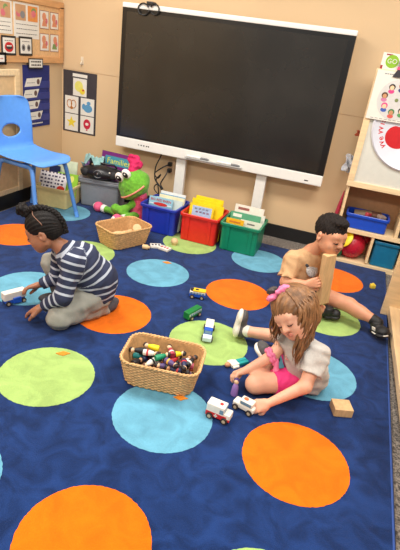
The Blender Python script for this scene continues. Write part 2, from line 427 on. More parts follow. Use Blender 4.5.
# ------------------------------------------------------------------ side wall: bulletin board, cards, pocket chart
fw = ((XL, 0, 0), (0, 1, 0), (0, 0, 1))
CORK = mat('cork_tan', (224, 180, 128), 0.85, 0.08, 60)
t = thing('bulletin_board', 'tan bulletin board in a wooden frame on the side wall', 'bulletin board', (XL, 3.3, 1.10)); o2 = tuple(t.location)
MB(o2).rect(fw, 2.6, 3.93, 1.14, 1.53, 0, 0.012).build('cork_panel', CORK, t)
FRM = mat('frame_wood', (214, 160, 106), 0.45, 0.1, 8, stretch=(1, 1, 6))
MB(o2).rect(fw, 2.55, 3.965, 1.105, 1.15, 0, 0.022).build('frame_rail', FRM, t)
MB(o2).rect(fw, 3.915, 3.968, 1.15, 1.53, 0, 0.022).build('frame_stile', FRM, t)
MB(o2).rect(fw, 2.55, 3.968, 1.522, 1.568, 0, 0.022).build('frame_rail', FRM, t)
def lines(mb, u0, u1, v0, v1, n, d, th=0.004):
    for i in range(n):
        v = v1-(v1-v0)*(i+0.5)/n; u = u0+0.006*(i % 2)
        while u < u1-0.006:
            w = R.uniform(0.008, 0.022); mb.rect(fw, u, min(u+w, u1), v-th/2, v+th/2, d, d+0.0006); u += w+0.005
SKIN_T = [pm('print_skin', (216, 140, 104)), pm('print_green', (120, 150, 90)), pm('print_pink', (210, 110, 120)), pm('print_tan', (196, 150, 110)), pm('print_grey', (130, 130, 130)), pm('print_orange', (222, 140, 70))]
def picture(t, o2, u0, u1, v0, v1, d, seed):
    g = random.Random(seed); mb = MB(o2).rect(fw, u0, u1, v0, v1, d, d+0.001); mb.build('photo', g.choice(SKIN_T[3:]), t)
    for i in range(3):
        cu, cv = g.uniform(u0+0.25*(u1-u0), u1-0.25*(u1-u0)), g.uniform(v0+0.25*(v1-v0), v1-0.25*(v1-v0))
        MB(o2).disc(fw, (cu, cv), 0.24*(u1-u0), 0.24*(v1-v0), d+0.001, d+0.0014+0.0002*i, 9).build('photo_shape', SKIN_T[(i+seed) % 5], t)
# poster sheets
t = thing('instruction_sheet', 'white sheet with one photo at the left edge of the board', 'poster', (XL+0.012, 3.18, 1.31)); o2 = tuple(t.location)
MB(o2).rect(fw, 3.05, 3.318, 1.295, 1.512, 0.012, 0.014).build('paper', PAPER, t); picture(t, o2, 3.19, 3.30, 1.40, 1.50, 0.014, 1)
mb = MB(o2); lines(mb, 3.10, 3.30, 1.305, 1.385, 3, 0.014); mb.build('print', INK, t)
t = thing('instruction_sheet', 'white sheet with two photos side by side on the board', 'poster', (XL+0.012, 3.5, 1.28)); o2 = tuple(t.location)
MB(o2).rect(fw, 3.336, 3.638, 1.275, 1.513, 0.012, 0.014).build('paper', PAPER, t)
picture(t, o2, 3.355, 3.475, 1.395, 1.50, 0.014, 2); picture(t, o2, 3.50, 3.62, 1.395, 1.50, 0.014, 5)
mb = MB(o2); lines(mb, 3.36, 3.615, 1.29, 1.385, 3, 0.014); mb.build('print', INK, t)
# four small hand-sign pictures
for (u0, u1, v0, v1, lb) in ((3.650, 3.768, 1.355, 1.487, 'upper left of the four small hand-sign pictures on the board'), (3.788, 3.903, 1.358, 1.485, 'upper right of the four small hand-sign pictures on the board'),
                             (3.648, 3.768, 1.193, 1.323, 'lower left of the four small hand-sign pictures on the board'), (3.787, 3.905, 1.19, 1.324, 'lower right of the four small hand-sign pictures on the board')):
    t = thing('sign_picture', lb, 'picture', (XL+0.012, (u0+u1)/2, v0), group='hand-sign pictures on the board'); o2 = tuple(t.location)
    MB(o2).rect(fw, u0, u1, v0, v1, 0.012, 0.0135).build('border', pm('print_brown', (150, 96, 74)), t)
    MB(o2).rect(fw, u0+0.005, u1-0.005, v0+0.005, v1-0.005, 0.0135, 0.0145).build('paper', PAPER, t)
    cu = (u0+u1)/2; h = v1-v0; g = random.Random(int(u0*100+v0*1000))
    MB(o2).disc(fw, (cu+g.uniform(-.01, .01), v0+h*0.66), 0.026, 0.03, 0.0145, 0.0155, 12).build('drawn_head', SKIN_T[0], t)
    MB(o2).poly(fw, [(cu-0.035, v0+0.02), (cu+0.035, v0+0.02), (cu+0.02, v0+h*0.45), (cu-0.02, v0+h*0.45)], 0.0145, 0.0152).build('drawn_body', SKIN_T[1 if u0 > 3.7 and v0 < 1.2 else 0], t)
    MB(o2).disc(fw, (cu+g.choice((-1, 1))*0.026, v0+h*0.45), 0.014, 0.02, 0.0155, 0.0165, 9).build('drawn_hand', SKIN_T[2], t)
# two black-bordered cards
FRB = mat('card_black', (34, 30, 30), 0.6)
for (u0, u1, v0, v1, kind, lb) in ((3.178, 3.337, 1.153, 1.284, 'mouth', 'black bordered card with a red open mouth on the board'), (3.375, 3.534, 1.155, 1.287, 'eyes', 'black bordered card with two dark shapes on the board')):
    t = thing('picture_card', lb, 'card', (XL+0.022, (u0+u1)/2, v0)); o2 = tuple(t.location)
    MB(o2).rect(fw, u0, u1, v0, v1, 0.0225, 0.025).build('border', FRB, t)
    MB(o2).rect(fw, u0+0.014, u1-0.014, v0+0.014, v1-0.014, 0.025, 0.026).build('paper', PAPER, t)
    cu, cv = (u0+u1)/2, v0+0.055
    if kind == 'mouth':
        MB(o2).disc(fw, (cu, cv), 0.048, 0.034, 0.026, 0.027, 20).build('red_lips', RED, t)
        MB(o2).disc(fw, (cu, cv), 0.036, 0.016, 0.027, 0.0278, 16).build('open_mouth', INK, t)
        MB(o2).rect(fw, cu-0.026, cu+0.026, cv+0.004, cv+0.012, 0.0278, 0.0284).build('teeth', PAPER, t)
    else:
        for q in (-1, 1):
            MB(o2).disc(fw, (cu+q*0.032, cv), 0.021, 0.024, 0.026, 0.027, 14).build('dark_shape', SKIN_T[4], t)
            MB(o2).disc(fw, (cu+q*0.032, cv), 0.011, 0.013, 0.027, 0.0278, 12).build('shape_centre', INK, t)
    mb = MB(o2); lines(mb, u0+0.035, u1-0.035, v1-0.045, v1-0.022, 1, 0.026); mb.build('print', INK, t)
# framed display panel (back of a wooden unit) below
t = thing('wooden_cabinet', 'low wooden framed cabinet against the side wall behind the blue chair', 'cabinet', (XL+0.02, 3.0, 0.0)); o2 = tuple(t.location)
MB(o2).box2((XL+0.014, 2.3, 0.11), (XL+0.024, 3.35, 1.05)).build('back_panel', mat('panel_tan', (222, 186, 138), 0.6, 0.05), t)
MB(o2).box2((XL+0.014, 2.3, 1.01), (XL+0.034, 3.362, 1.058), 0.006).build('top_rail', WOODH, t)
MB(o2).box2((XL+0.014, 3.305, 0.11), (XL+0.034, 3.362, 1.015), 0.006).build('stile', WOOD, t)
MB(o2).box2((XL+0.014, 2.3, 0.11), (XL+0.030, 3.31, 0.15), 0.004).build('bottom_rail', WOODH, t)
MB(o2).box2((XL+0.014, 2.32, -0.012), (XL+0.028, 3.35, 0.112)).build('plinth', BLACK, t)
# scalloped name card
t = thing('name_card', 'small white card with black scalloped border on the cabinet top', 'card', (XL+0.03, 3.2, 1.055)); o2 = tuple(t.location)
mb = MB(o2); mb.rect(fw, 3.05, 3.21, 1.095, 1.163, 0.026, 0.028)
for i in range(9): mb.disc(fw, (3.055+i*0.0195, 1.161), 0.012, 0.012, 0.026, 0.028, 8); mb.disc(fw, (3.055+i*0.0195, 1.097), 0.012, 0.012, 0.026, 0.028, 8)
for i in range(4): mb.disc(fw, (3.212, 1.098+i*0.021), 0.012, 0.012, 0.026, 0.028, 8)
mb.build('border', FRB, t); MB(o2).rect(fw, 3.06, 3.198, 1.106, 1.152, 0.028, 0.029).build('paper', PAPER, t)
mb = MB(o2); lines(mb, 3.09, 3.185, 1.12, 1.138, 1, 0.029, 0.006); mb.build('print', pm('print_red', (190, 60, 60)), t)
# blue pocket chart
t = thing('pocket_chart', 'dark blue hanging pocket chart on the side wall', 'pocket chart', (XL, 3.6, 0.61)); o2 = tuple(t.location)
MB(o2).rect(fw, 3.435, 3.785, 0.60, 1.085, 0.001, 0.006).build('backing', NAVY, t)
POCK = mat('navy_pocket', (42, 52, 128), 0.5, 0.06)
for i in range(4):
    v = 0.665+i*0.088; MB(o2).rect(fw, 3.44, 3.78, v-0.02, v+0.034, 0.006, 0.011).build('pocket', POCK, t)
mb = MB(o2); u = 3.53
for i in range(9): mb.rect(fw, u, u+0.013, 0.624, 0.634, 0.006, 0.007); u += 0.017
mb.disc(fw, (3.485, 0.625), 0.014, 0.014, 0.006, 0.007, 12); mb.build('maker_print', PAPER, t)
lbs = ('lowest of the four slanted white name cards in the blue chart', 'second lowest of the four slanted white name cards in the blue chart', 'second highest of the four slanted white name cards in the blue chart', 'topmost of the four slanted white name cards in the blue chart')
for i, (u0, u1) in enumerate(((3.456, 3.676), (3.428, 3.642), (3.419, 3.631), (3.442, 3.668))):
    v = 0.666+i*0.088; t = thing('photo_card', lbs[i], 'card', (XL+0.012, (u0+u1)/2, v), group='name cards in the pocket chart'); o2 = tuple(t.location)
    MB(o2).poly(fw, [(u0, v-0.006), (u1-0.035, v-0.002), (u1, v+0.062), (u0+0.03, v+0.056)], 0.0112, 0.0125).build('paper', PAPER, t)
    MB(o2).disc(fw, (u1-0.05, v+0.03), 0.02, 0.022, 0.0125, 0.0132, 10).build('portrait', pm('print_dark', (96, 70, 64)), t)
    mb = MB(o2); lines(mb, u0+0.03, u1-0.09, v+0.014, v+0.032, 1, 0.0125, 0.005); mb.build('print', SKIN_T[4], t)
t = thing('header_card', 'white header card with dark border atop the blue pocket chart', 'card', (XL+0.01, 3.6, 1.035)); o2 = tuple(t.location)
MB(o2).rect(fw, 3.482, 3.668, 1.06, 1.137, 0.023, 0.025).build('border', FRB, t); MB(o2).rect(fw, 3.492, 3.658, 1.07, 1.128, 0.025, 0.026).build('paper', PAPER, t)
mb = MB(o2); lines(mb, 3.51, 3.64, 1.075, 1.125, 2, 0.026, 0.011); mb.build('print', INK, t)
# ---- back wall poster with five pictures
t = thing('breathing_poster', 'black poster with five picture squares on the back wall', 'poster', (-2.44, YW, 0.54)); o2 = tuple(t.location)
MB(o2).rect(fb, -2.60, -2.266, 0.535, 1.058, 0.0, 0.004).build('backing', mat('poster_black', (58, 52, 56), 0.6), t)
MB(o2).rect(fb, -2.505, -2.36, 1.012, 1.038, 0.004, 0.005).build('title_strip', PAPER, t)
YEL = pm('print_yellow', (232, 206, 60)); BLU = pm('print_blue', (90, 150, 190)); CRI = pm('print_crimson', (196, 30, 60)); BRN = pm('print_ginger', (190, 120, 50)); PYE = pm('print_pale_yellow', (226, 216, 110))
def square(cu, cv, kind):
    w = 0.068; MB(o2).rect(fb, cu-w, cu+w, cv-0.073, cv+0.073, 0.004, 0.005).build('picture_square', PAPER, t)
    if kind == 'star':
        MB(o2).poly(fb, [(cu+(0.052 if i % 2 == 0 else 0.023)*math.sin(math.pi*i/5), cv+(0.052 if i % 2 == 0 else 0.023)*math.cos(math.pi*i/5)) for i in range(10)], 0.005, 0.006).build('star', YEL, t)
    elif kind == 'balloon':
        MB(o2).disc(fb, (cu, cv+0.005), 0.036, 0.044, 0.005, 0.006, 18).build('balloon', CRI, t); MB(o2).poly(fb, [(cu-0.01, cv-0.052), (cu+0.01, cv-0.052), (cu, cv-0.036)], 0.005, 0.006).build('balloon_knot', CRI, t)
        MB(o2).disc(fb, (cu, cv+0.006), 0.017, 0.013, 0.006, 0.0066, 10).build('face', PAPER, t)
    elif kind == 'pretzel':
        for q in (-1, 1):
            m = MB(o2); a = np.linspace(0, 2*math.pi, 18, endpoint=False); m.tube([(cu+q*0.021+0.024*math.cos(x), YW-0.006, cv+0.008+0.034*math.sin(x)) for x in a], 0.0065, 6, True, 0.4); m.build('pretzel_loop', BRN, t)
        MB(o2).disc(fb, (cu, cv-0.028), 0.014, 0.012, 0.005, 0.007, 10).build('pretzel_knot', BRN, t)
    elif kind == 'whale':
        MB(o2).disc(fb, (cu+0.006, cv-0.012), 0.044, 0.034, 0.005, 0.006, 16).build('blue_shape', BLU, t); MB(o2).disc(fb, (cu+0.012, cv+0.034), 0.02, 0.016, 0.005, 0.006, 10).build('blue_spout', BLU, t)
        MB(o2).disc(fb, (cu-0.036, cv+0.0), 0.018, 0.026, 0.005, 0.0062, 10).build('blue_tail', BLU, t)
    else:
        MB(o2).disc(fb, (cu-0.01, cv+0.008), 0.042, 0.045, 0.005, 0.006, 14).build('yellow_shape', PYE, t); MB(o2).disc(fb, (cu+0.026, cv-0.03), 0.028, 0.026, 0.006, 0.0066, 12).build('yellow_shape', YEL, t)
        MB(o2).disc(fb, (cu+0.034, cv-0.02), 0.01, 0.008, 0.0066, 0.007, 8).build('pink_mark', CRI, t)
square(-2.432, 0.928, 'sun'); square(-2.512, 0.773, 'pretzel'); square(-2.352, 0.773, 'whale'); square(-2.512, 0.62, 'star'); square(-2.352, 0.62, 'balloon')
t = thing('adhesive_hook', 'small white adhesive hook on the back wall above the poster', 'hook', (-2.415, YW, 1.11)); o2 = tuple(t.location)
MB(o2).box2((-2.428, YW-0.005, 1.12), (-2.402, YW, 1.18), 0.002).build('plate', mat('hook_white', (226, 210, 184), 0.4), t)
MB(o2).tube([(-2.415, YW-0.005, 1.15), (-2.415, YW-0.018, 1.135), (-2.415, YW-0.024, 1.125), (-2.415, YW-0.02, 1.115)], 0.006, 8).build('hook_arm', mat('hook_white', (226, 210, 184)), t, True)

# ------------------------------------------------------------------ bins with books
def make_bin(t, name, w, d, h, taper, material, o, rz=0.0, lip=0.012, ribs=True):
    M = rotz(rz); m = MB()
    w0, d0 = w-taper, d-taper; th = 0.005; r = 0.02
    m.loft([(w0-0.02, d0-0.02, r, 0.0), (w0, d0, r, 0.006), (w-lip*2-0.004, d-lip*2-0.004, r, h-0.022), (w-0.002, d-0.002, r+0.006, h-0.022), (w, d, r+0.006, h-0.004), (w-0.006, d-0.006, r+0.004, h), (w-2*lip-2*th, d-2*lip-2*th, r, h-0.002), (w0-2*th, d0-2*th, r, 0.010)], 5, True, True, M, o)
    b = m.build(name, material, t, 'auto')
    if ribs:
        for q in (-0.28, 0.28):
            m = MB(); yb = -(d0/2)-0.0005; yt = -(d/2-lip)+0.0
            m.add([M@V(q*w-0.012, yb-0.004, 0.012)+o, M@V(q*w+0.012, yb-0.004, 0.012)+o, M@V(q*w+0.014, yt-0.006, h-0.022)+o, M@V(q*w-0.014, yt-0.006, h-0.022)+o,
                   M@V(q*w-0.012, yb+0.004, 0.012)+o, M@V(q*w+0.012, yb+0.004, 0.012)+o, M@V(q*w+0.014, yt+0.004, h-0.022)+o, M@V(q*w-0.014, yt+0.004, h-0.022)+o],
                  [(0, 1, 2, 3), (4, 7, 6, 5), (0, 4, 5, 1), (1, 5, 6, 2), (2, 6, 7, 3), (3, 7, 4, 0)]); m.build('rib', material, b)
    return b
def book(label, cx, cy, z0, w, h, th, tilt, cover, lean=0.0, yaw=0.0, cat='book', group=None, title=None, tcol=None, deco=None, tsize=0.03):
    """standing book: local x = width, y = thickness (front cover towards -y), z = height"""
    t = thing('picture_book', label, cat, (cx, cy, z0), 0.0, group)
    t.rotation_euler = (tilt, lean, yaw)
    cm = pm('cover_'+'_'.join(str(int(v)) for v in cover), cover, 0.35)
    MB().box2((-w/2, -th/2, 0), (w/2, -th/2+0.002, h)).build('front_cover', cm, t)
    MB().box2((-w/2, th/2-0.002, 0), (w/2, th/2, h)).build('back_cover', cm, t)
    MB().box2((-w/2, -th/2, 0), (-w/2+0.002, th/2, h)).build('spine', cm, t)
    MB().box2((-w/2+0.003, -th/2+0.002, 0.003), (w/2-0.003, th/2-0.002, h-0.003)).build('pages', PAPER, t)
    fr = ((0, -th/2, 0), (1, 0, 0), (0, 0, 1))
    if deco:
        for (kind, a, b, c, d, col) in deco:
            m = MB()
            if kind == 'r': m.rect(fr, a, b, c, d, 0, 0.0012)
            else: m.disc(fr, (a, b), c, d, 0, 0.0014, 16)
            m.build('cover_art', pm('art_'+'_'.join(str(v) for v in col), col), t)
    if title:
        for i, (s, dx, dz, sz, col) in enumerate(title):
            text('title', s, sz, ((dx, -th/2-0.0014, dz), (1, 0, 0), (0, 0, 1)), pm('ink_'+'_'.join(str(v) for v in col), col), t)
    return t
BINS = (('blue', (28, 52, 168), -1.348, 'deep blue plastic book bin beside the frog plush'), ('red', (214, 40, 28), -1.006, 'red plastic book bin between the blue and green bins'), ('green', (14, 128, 92), -0.678, 'green plastic book bin on the right of the three'))
for nm, rgb, cx, lb in BINS:
    t = thing('book_bin', lb, 'bin', (cx, 3.53, 0.0), group='book bins under the display')
    make_bin(t, 'tub', 0.318, 0.32, 0.225, 0.035, mat('bin_'+nm, rgb, 0.35, 0.04), V(0, 0, 0))
bz = 0.012
book('light blue storybook with red title at the front of the blue bin', -1.375, 3.46, bz, 0.205, 0.255, 0.008, -0.16, (150, 196, 214), group='books in the blue bin',
     title=[('BIG RED BARN', 0.0, 0.232, 0.027, (190, 40, 40))], deco=[('r', -0.1, 0.1, 0.0, 0.19, (126, 168, 190)), ('e', 0.0, 0.20, 0.06, 0.014, (196, 44, 40)), ('r', -0.095, 0.095, 0.196, 0.203, (224, 232, 232))])
for i, (dx, y, w, h, c, lb) in enumerate(((0.035, 3.49, 0.23, 0.25, (206, 220, 214), 'pale grey-green book just behind the red-title storybook'), (0.04, 3.525, 0.22, 0.265, (232, 226, 190), 'cream book in the middle of the blue bin'), (0.03, 3.56, 0.22, 0.262, (120, 168, 206), 'mid blue book towards the back of the blue bin'), (0.02, 3.60, 0.22, 0.272, (236, 238, 234), 'white book at the very back of the blue bin'))):
    book(lb, -1.348+dx, y, bz, w, h, 0.010, -0.14, c, group='books in the blue bin')
book('yellow picture book with lilac cover art at the front of the red bin', -1.03, 3.46, bz, 0.20, 0.27, 0.009, -0.18, (238, 206, 44), group='books in the red bin',
     deco=[('r', -0.075, 0.085, 0.12, 0.255, (166, 190, 222)), ('e', -0.04, 0.15, 0.03, 0.03, (240, 214, 60)), ('e', 0.04, 0.15, 0.035, 0.022, (90, 140, 90)), ('e', 0.0, 0.16, 0.02, 0.014, (236, 236, 226))]+[('r', -0.055+0.03*i, -0.035+0.03*i, 0.228, 0.242, (206, 90, 130)) for i in range(4)]+[('r', -0.045+0.03*i, -0.025+0.03*i, 0.203, 0.217, (206, 90, 130)) for i in range(4)])
for i, (dx, y, w, h, lb) in enumerate(((0.035, 3.50, 0.22, 0.275, 'plain yellow book second from the front of the red bin'), (-0.01, 3.535, 0.24, 0.29, 'plain yellow book third from the front of the red bin'), (0.0, 3.575, 0.23, 0.305, 'tallest plain yellow book at the back of the red bin'))):
    book(lb, -1.006+dx, y, bz, w, h, 0.012, -0.14, (244, 214, 30), group='books in the red bin')
book('small yellow-orange book at the front of the green bin', -0.745, 3.45, bz, 0.14, 0.225, 0.008, -0.14, (240, 178, 30), group='books in the green bin', deco=[('r', -0.045, 0.045, 0.195, 0.208, (206, 120, 40))])
for i, (dx, y, w, h, c, lb, dc) in enumerate(((0.055, 3.475, 0.17, 0.225, (226, 226, 206), 'cream book right of the yellow one in the green bin', [('r', -0.03, 0.03, 0.195, 0.206, (120, 120, 110))]),
        (-0.005, 3.515, 0.24, 0.262, (92, 164, 126), 'mint green book in the middle of the green bin', [('r', -0.10, -0.03, 0.225, 0.25, (230, 234, 220))]),
        (0.03, 3.555, 0.22, 0.262, (230, 228, 214), 'off-white book behind the mint one in the green bin', []),
        (0.0, 3.595, 0.235, 0.30, (234, 226, 212), 'tall white book at the back of the green bin', [('r', -0.09, 0.0, 0.262, 0.282, (150, 90, 80))]))):
    book(lb, -0.678+dx, y, bz, w, h, 0.011, -0.14, c, group='books in the green bin', deco=dc)

# ---- cream tub under the chair
t = thing('storage_tub', 'cream plastic tub of picture books under the blue chair', 'tub', (-2.335, 3.52, 0.0), 0.10)
make_bin(t, 'tub', 0.315, 0.32, 0.175, 0.05, mat('bin_cream', (222, 202, 140), 0.4, 0.04), V(0, 0, 0), ribs=False)
CB = (-2.335, 3.50)
zz = 0.012
g2 = random.Random(11)
deco = [('r', x, x+0.018, z, z+0.014, (70, 60, 90)) for x in np.arange(-0.11, 0.1, 0.032) for z in np.arange(0.12, 0.27, 0.03)]
deco = [(k, a+g2.uniform(-.006, .006), b+g2.uniform(-.006, .006), c, d, e) for k, a, b, c, d, e in deco]
book('white picture book with dark specks leaning in the cream tub', CB[0]-0.03, CB[1]-0.10, zz, 0.25, 0.28, 0.009, -0.42, (238, 234, 236), yaw=0.1, group='books in the cream tub', deco=deco+[('e', 0.085, 0.15, 0.035, 0.025, (222, 60, 40))])
book('lime green picture book at the right of the cream tub', CB[0]+0.055, CB[1]+0.0, zz, 0.19, 0.265, 0.009, -0.40, (150, 200, 60), yaw=0.15, group='books in the cream tub', deco=[('e', -0.05, 0.2, 0.03, 0.04, (236, 150, 60)), ('e', 0.04, 0.22, 0.02, 0.03, (230, 230, 120))])
book('dark navy book at the left of the cream tub', CB[0]-0.105, CB[1]+0.06, zz, 0.10, 0.29, 0.010, -0.25, (34, 44, 84), yaw=0.1, group='books in the cream tub')
book('pale green and white book rising at the back of the cream tub', CB[0]-0.02, CB[1]+0.13, zz, 0.20, 0.335, 0.010, -0.16, (214, 224, 196), yaw=0.1, group='books in the cream tub', deco=[('r', -0.1, -0.08, 0.2, 0.32, (90, 140, 70))])

# ---- grey tub with the CD player
t = thing('storage_tub', 'translucent grey plastic tub under the black CD player', 'tub', (-2.035, 3.755, 0.0), 0.16)
make_bin(t, 'tub', 0.385, 0.27, 0.235, 0.05, mat('bin_grey', (136, 140, 148), 0.3, 0.04), V(0, 0, 0), ribs=False)
MB().loft([(0.385, 0.27, 0.03, 0.236), (0.39, 0.275, 0.03, 0.242), (0.385, 0.27, 0.03, 0.25)]).build('lid', mat('bin_grey', (150, 152, 158)), t)
t = thing('cd_player', 'black portable CD player sitting on the grey tub', 'stereo', (-2.02, 3.69, 0.251), 0.16)
prims = [elp((0, 0, 0.055), (0.195, 0.11, 0.055), k=0.02), elp((0, -0.03, 0.06), (0.10, 0.085, 0.062), k=0.02), pl((0, 0, 0.002), (0, 0, -1), 's')]
field('body', prims, 0.007, mat('stereo_black', (26, 25, 28), 0.35, 0.15, 50), t)
m = MB(); m.tube([(0.036*math.cos(a), -0.112+0.004*math.cos(a)**2, 0.062+0.03*math.sin(a)) for a in np.linspace(0, 2*math.pi, 20, endpoint=False)], 0.004, 6, True); m.build('control_ring', GREY, t, True)
MB().ell((0, -0.112, 0.062), (0.012, 0.006, 0.012)).build('knob', GREY, t, True)
for q in (-1, 1): MB().ell((q*0.125, -0.075, 0.058), (0.038, 0.022, 0.036)).build('speaker_cone', mat('cone_black', (40, 40, 42), 0.7), t, True)
MB().ell((0.10, -0.10, 0.085), (0.008, 0.006, 0.008)).build('light_button', PAPER, t, True)
MB().tube([(-0.12, 0.03, 0.10), (-0.10, 0.02, 0.125), (0.10, 0.02, 0.125), (0.12, 0.03, 0.10)], 0.009, 8).build('handle', BLACK, t, True)
t = thing('picture_book', 'purple book with yellow title standing behind the black CD player', 'book', (-1.975, 3.86, 0.252), 0.0)
t.rotation_euler = (-0.10, 0.03, 0.05)
PUR = pm('cover_purple', (120, 40, 120), 0.4)
MB().box2((-0.15, -0.009, 0), (0.15, -0.006, 0.20)).build('front_cover', PUR, t); MB().box2((-0.15, 0.006, 0), (0.15, 0.009, 0.20)).build('back_cover', pm('cover_lime', (190, 206, 60)), t)
MB().box2((-0.148, -0.006, 0.002), (0.148, 0.006, 0.197)).build('pages', PAPER, t)
fr = ((0.0, -0.009, 0.0), (1, 0, 0), (0, 0, 1))
MB().rect(fr, -0.115, 0.14, 0.085, 0.165, 0, 0.001).build('cover_art', pm('cover_teal', (70, 150, 170)), t)
text('title', 'Families', 0.07, ((0.015, -0.0104, 0.122), (1, 0, 0), (0, 0, 1)), pm('title_yellow', (226, 226, 70)), t)
# crumpled teal cloth on the player
def crumple(label, cat, name, loc, size, rgb, seed):
    g = np.random.RandomState(seed); n = 12; v = []; f = []
    for i in range(n):
        for j in range(n):
            a, b = i/(n-1)-0.5, j/(n-1)-0.5
            z = 0.5*size[2]*(math.sin(7*a+seed)*math.cos(6*b+seed)+0.8*math.sin(11*(a+b))+g.uniform(-0.3, 0.3))
            v.append((a*size[0]+g.uniform(-.004, .004), b*size[1], z+size[2]*0.9-size[2]*1.5*(a*a+b*b)))
    for i in range(n-1):
        for j in range(n-1): f.append((i*n+j, (i+1)*n+j, (i+1)*n+j+1, i*n+j+1))
    m = MB(); m.add(v, f); o = m.build(name, mat(name+'_mat', rgb, 0.6), None, False); o.location = loc
    md = o.modifiers.new('thick', 'SOLIDIFY'); md.thickness = 0.003
    return tag(o, label, cat)
crumple('crumpled pale teal cloth on top of the black CD player', 'cloth', 'folded_cloth', (-2.12, 3.72, 0.355), (0.17, 0.13, 0.06), (150, 192, 190), 2)
crumple('small purple cloth scrap between the cream tub and the CD player', 'cloth', 'cloth_scrap', (-2.215, 3.80, 0.285), (0.09, 0.08, 0.05), (150, 110, 180), 4)

# ------------------------------------------------------------------ blue chair
t = thing('school_chair', 'bright blue plastic school chair with tubular legs by the side wall', 'chair', (-2.321, 3.141, FL), -0.15)
CHB = mat('chair_blue', (98, 160, 238), 0.38, 0.03)
NS, NT = 70, 44
def prof(s):       # metres along the shell from the seat front
    if s < 0.06: return 0.235-s*0.94, 0.450+0.022*math.sin(s/0.06*math.pi/2)
    if s < 0.40: u = (s-0.06)/0.34; return 0.179-u*0.320, 0.472-0.012*math.sin(u*math.pi)
    if s < 0.50:
        u = (s-0.40)/0.10; a = u*1.40; return -0.141-0.070*math.sin(a), 0.472+0.070*(1-math.cos(a))
    u = s-0.50; return -0.210-u*0.10, 0.530+u*0.985
SL = 0.855
def width(s):
    a = 0.212 if s < 0.45 else 0.212-0.035*(s-0.45)/0.4
    for e, r in ((s, 0.09), (SL-s, 0.075)):
        if e < r: a = a-r+math.sqrt(max(0, r*r-(r-e)**2))
    return max(a, 0.004)
v = []; f = []; rho = []
HS, HA, HB = 0.600, 0.090, 0.048
for i in range(NS+1):
    s = SL*i/NS; x, z = prof(s); w = width(s)
    for j in range(NT+1):
        u = 2*j/NT-1; y = u*w
        bowl = 0.018*u*u if s < 0.45 else 0.0
        cx_ = 0.03*u*u*max(0, min(1, (s-0.45)/0.2))
        v.append([x+cx_, y, z+bowl*min(1, s/0.12)]); rho.append((math.hypot((s-HS)/HB, y/HA), s, y))
for i in range(NS):
    for j in range(NT):
        q = (i*(NT+1)+j, i*(NT+1)+j+1, (i+1)*(NT+1)+j+1, (i+1)*(NT+1)+j)
        if sum(rho[k][0] for k in q)/4 > 1: f.append(q)
used = {}; 
for q in f:
    for a, b in zip(q, q[1:]+q[:1]): used[tuple(sorted((a, b)))] = used.get(tuple(sorted((a, b))), 0)+1
for (a, b), c in used.items():
    if c == 1:
        for k in (a, b):
            if rho[k][0] < 1.6:
                s = HS+(rho[k][1]-HS)/rho[k][0]; y = rho[k][2]/rho[k][0]; x, z = prof(s); u = y/width(s); v[k] = [x+0.03*u*u*max(0, min(1, (s-0.45)/0.2)), y, z]
m = MB(); keep = sorted({k for q in f for k in q}); mp_ = {k: i for i, k in enumerate(keep)}
m.add([v[k] for k in keep], [tuple(mp_[k] for k in q) for q in f]); sh = m.build('seat_shell', CHB, t, True)
md = sh.modifiers.new('thick', 'SOLIDIFY'); md.thickness = 0.008; md.offset = -1
LEGM = mat('chair_leg_blue', (84, 140, 214), 0.35, 0.03)
def bez(P, n=7):
    P = [np.array(q, float) for q in P]; out = []
    for a in range(len(P)-1):
        p0, p1, p2, p3 = P[max(a-1, 0)], P[a], P[a+1], P[min(a+2, len(P)-1)]
        for u in np.linspace(0, 1, n, endpoint=False):
            out.append(0.5*((2*p1)+(-p0+p2)*u+(2*p0-5*p1+4*p2-p3)*u*u+(-p0+3*p1-3*p2+p3)*u**3))
    return out+[P[-1]]
for q in (-1, 1):
    m = MB(); m.tube(bez([(0.255, q*0.215, 0.03), (0.215, q*0.198, 0.20), (0.172, q*0.176, 0.405), (0.13, q*0.168, 0.440)]), 0.0165, 10); m.build('leg', LEGM, t, True)
    m = MB(); m.tube(bez([(-0.225, q*0.215, 0.03), (-0.19, q*0.195, 0.20), (-0.150, q*0.176, 0.41), (-0.11, q*0.168, 0.440)]), 0.0165, 10); m.build('leg', LEGM, t, True)
    MB().tube([(0.135, q*0.168, 0.440), (-0.115, q*0.168, 0.440)], 0.0165, 10).build('seat_rail', LEGM, t, True)
    for fx, dx in ((0.262, 0.01), (-0.235, -0.015)): MB().tube([(fx, q*0.2165, 0.0), (fx-dx, q*0.2145, 0.045)], 0.018, 12).build('foot_cap', CHB, t, 'auto')
MB().tube([(0.05, -0.168, 0.440), (0.05, 0.168, 0.440)], 0.010, 8).build('cross_bar', LEGM, t, True)

# ------------------------------------------------------------------ frog plush
fo = (-1.60, 3.60, 0.0)
t = thing('frog_plush', 'green frog plush in a pink dress and hat leaning by the blue bin', 'plush toy', fo)
FG = mat('frog_green', (106, 176, 44), 0.85, 0.12, 60, bump=0.2, bscale=300, sheen=0.2)
FP = mat('frog_pink', (238, 96, 136), 0.85, 0.08, 60, bump=0.2, bscale=300)
FD = mat('frog_hat_pink', (206, 30, 92), 0.8, 0.1, 40, bump=0.2, bscale=200)
FW = mat('frog_white', (240, 234, 226), 0.85, 0.05)
hc = V(-1.640, 3.53, 0.318)
_R, _U, _T = V(*CAM_R), V(*CAM_U), -V(*CAM_W); _u = -0.54*_R+0.84*_U; Fx = unit(0.66*_T-0.42*_u-0.62*(0.84*_R+0.54*_U)); Ux = unit(_u+0.4*_T); Ux = unit(Ux-Fx*(Ux@Fx)); Lx = np.cross(Ux, Fx); HM = np.stack([Lx, Fx, Ux], 1)
hp = lambda x, y, z: hc+HM@V(x, y, z)
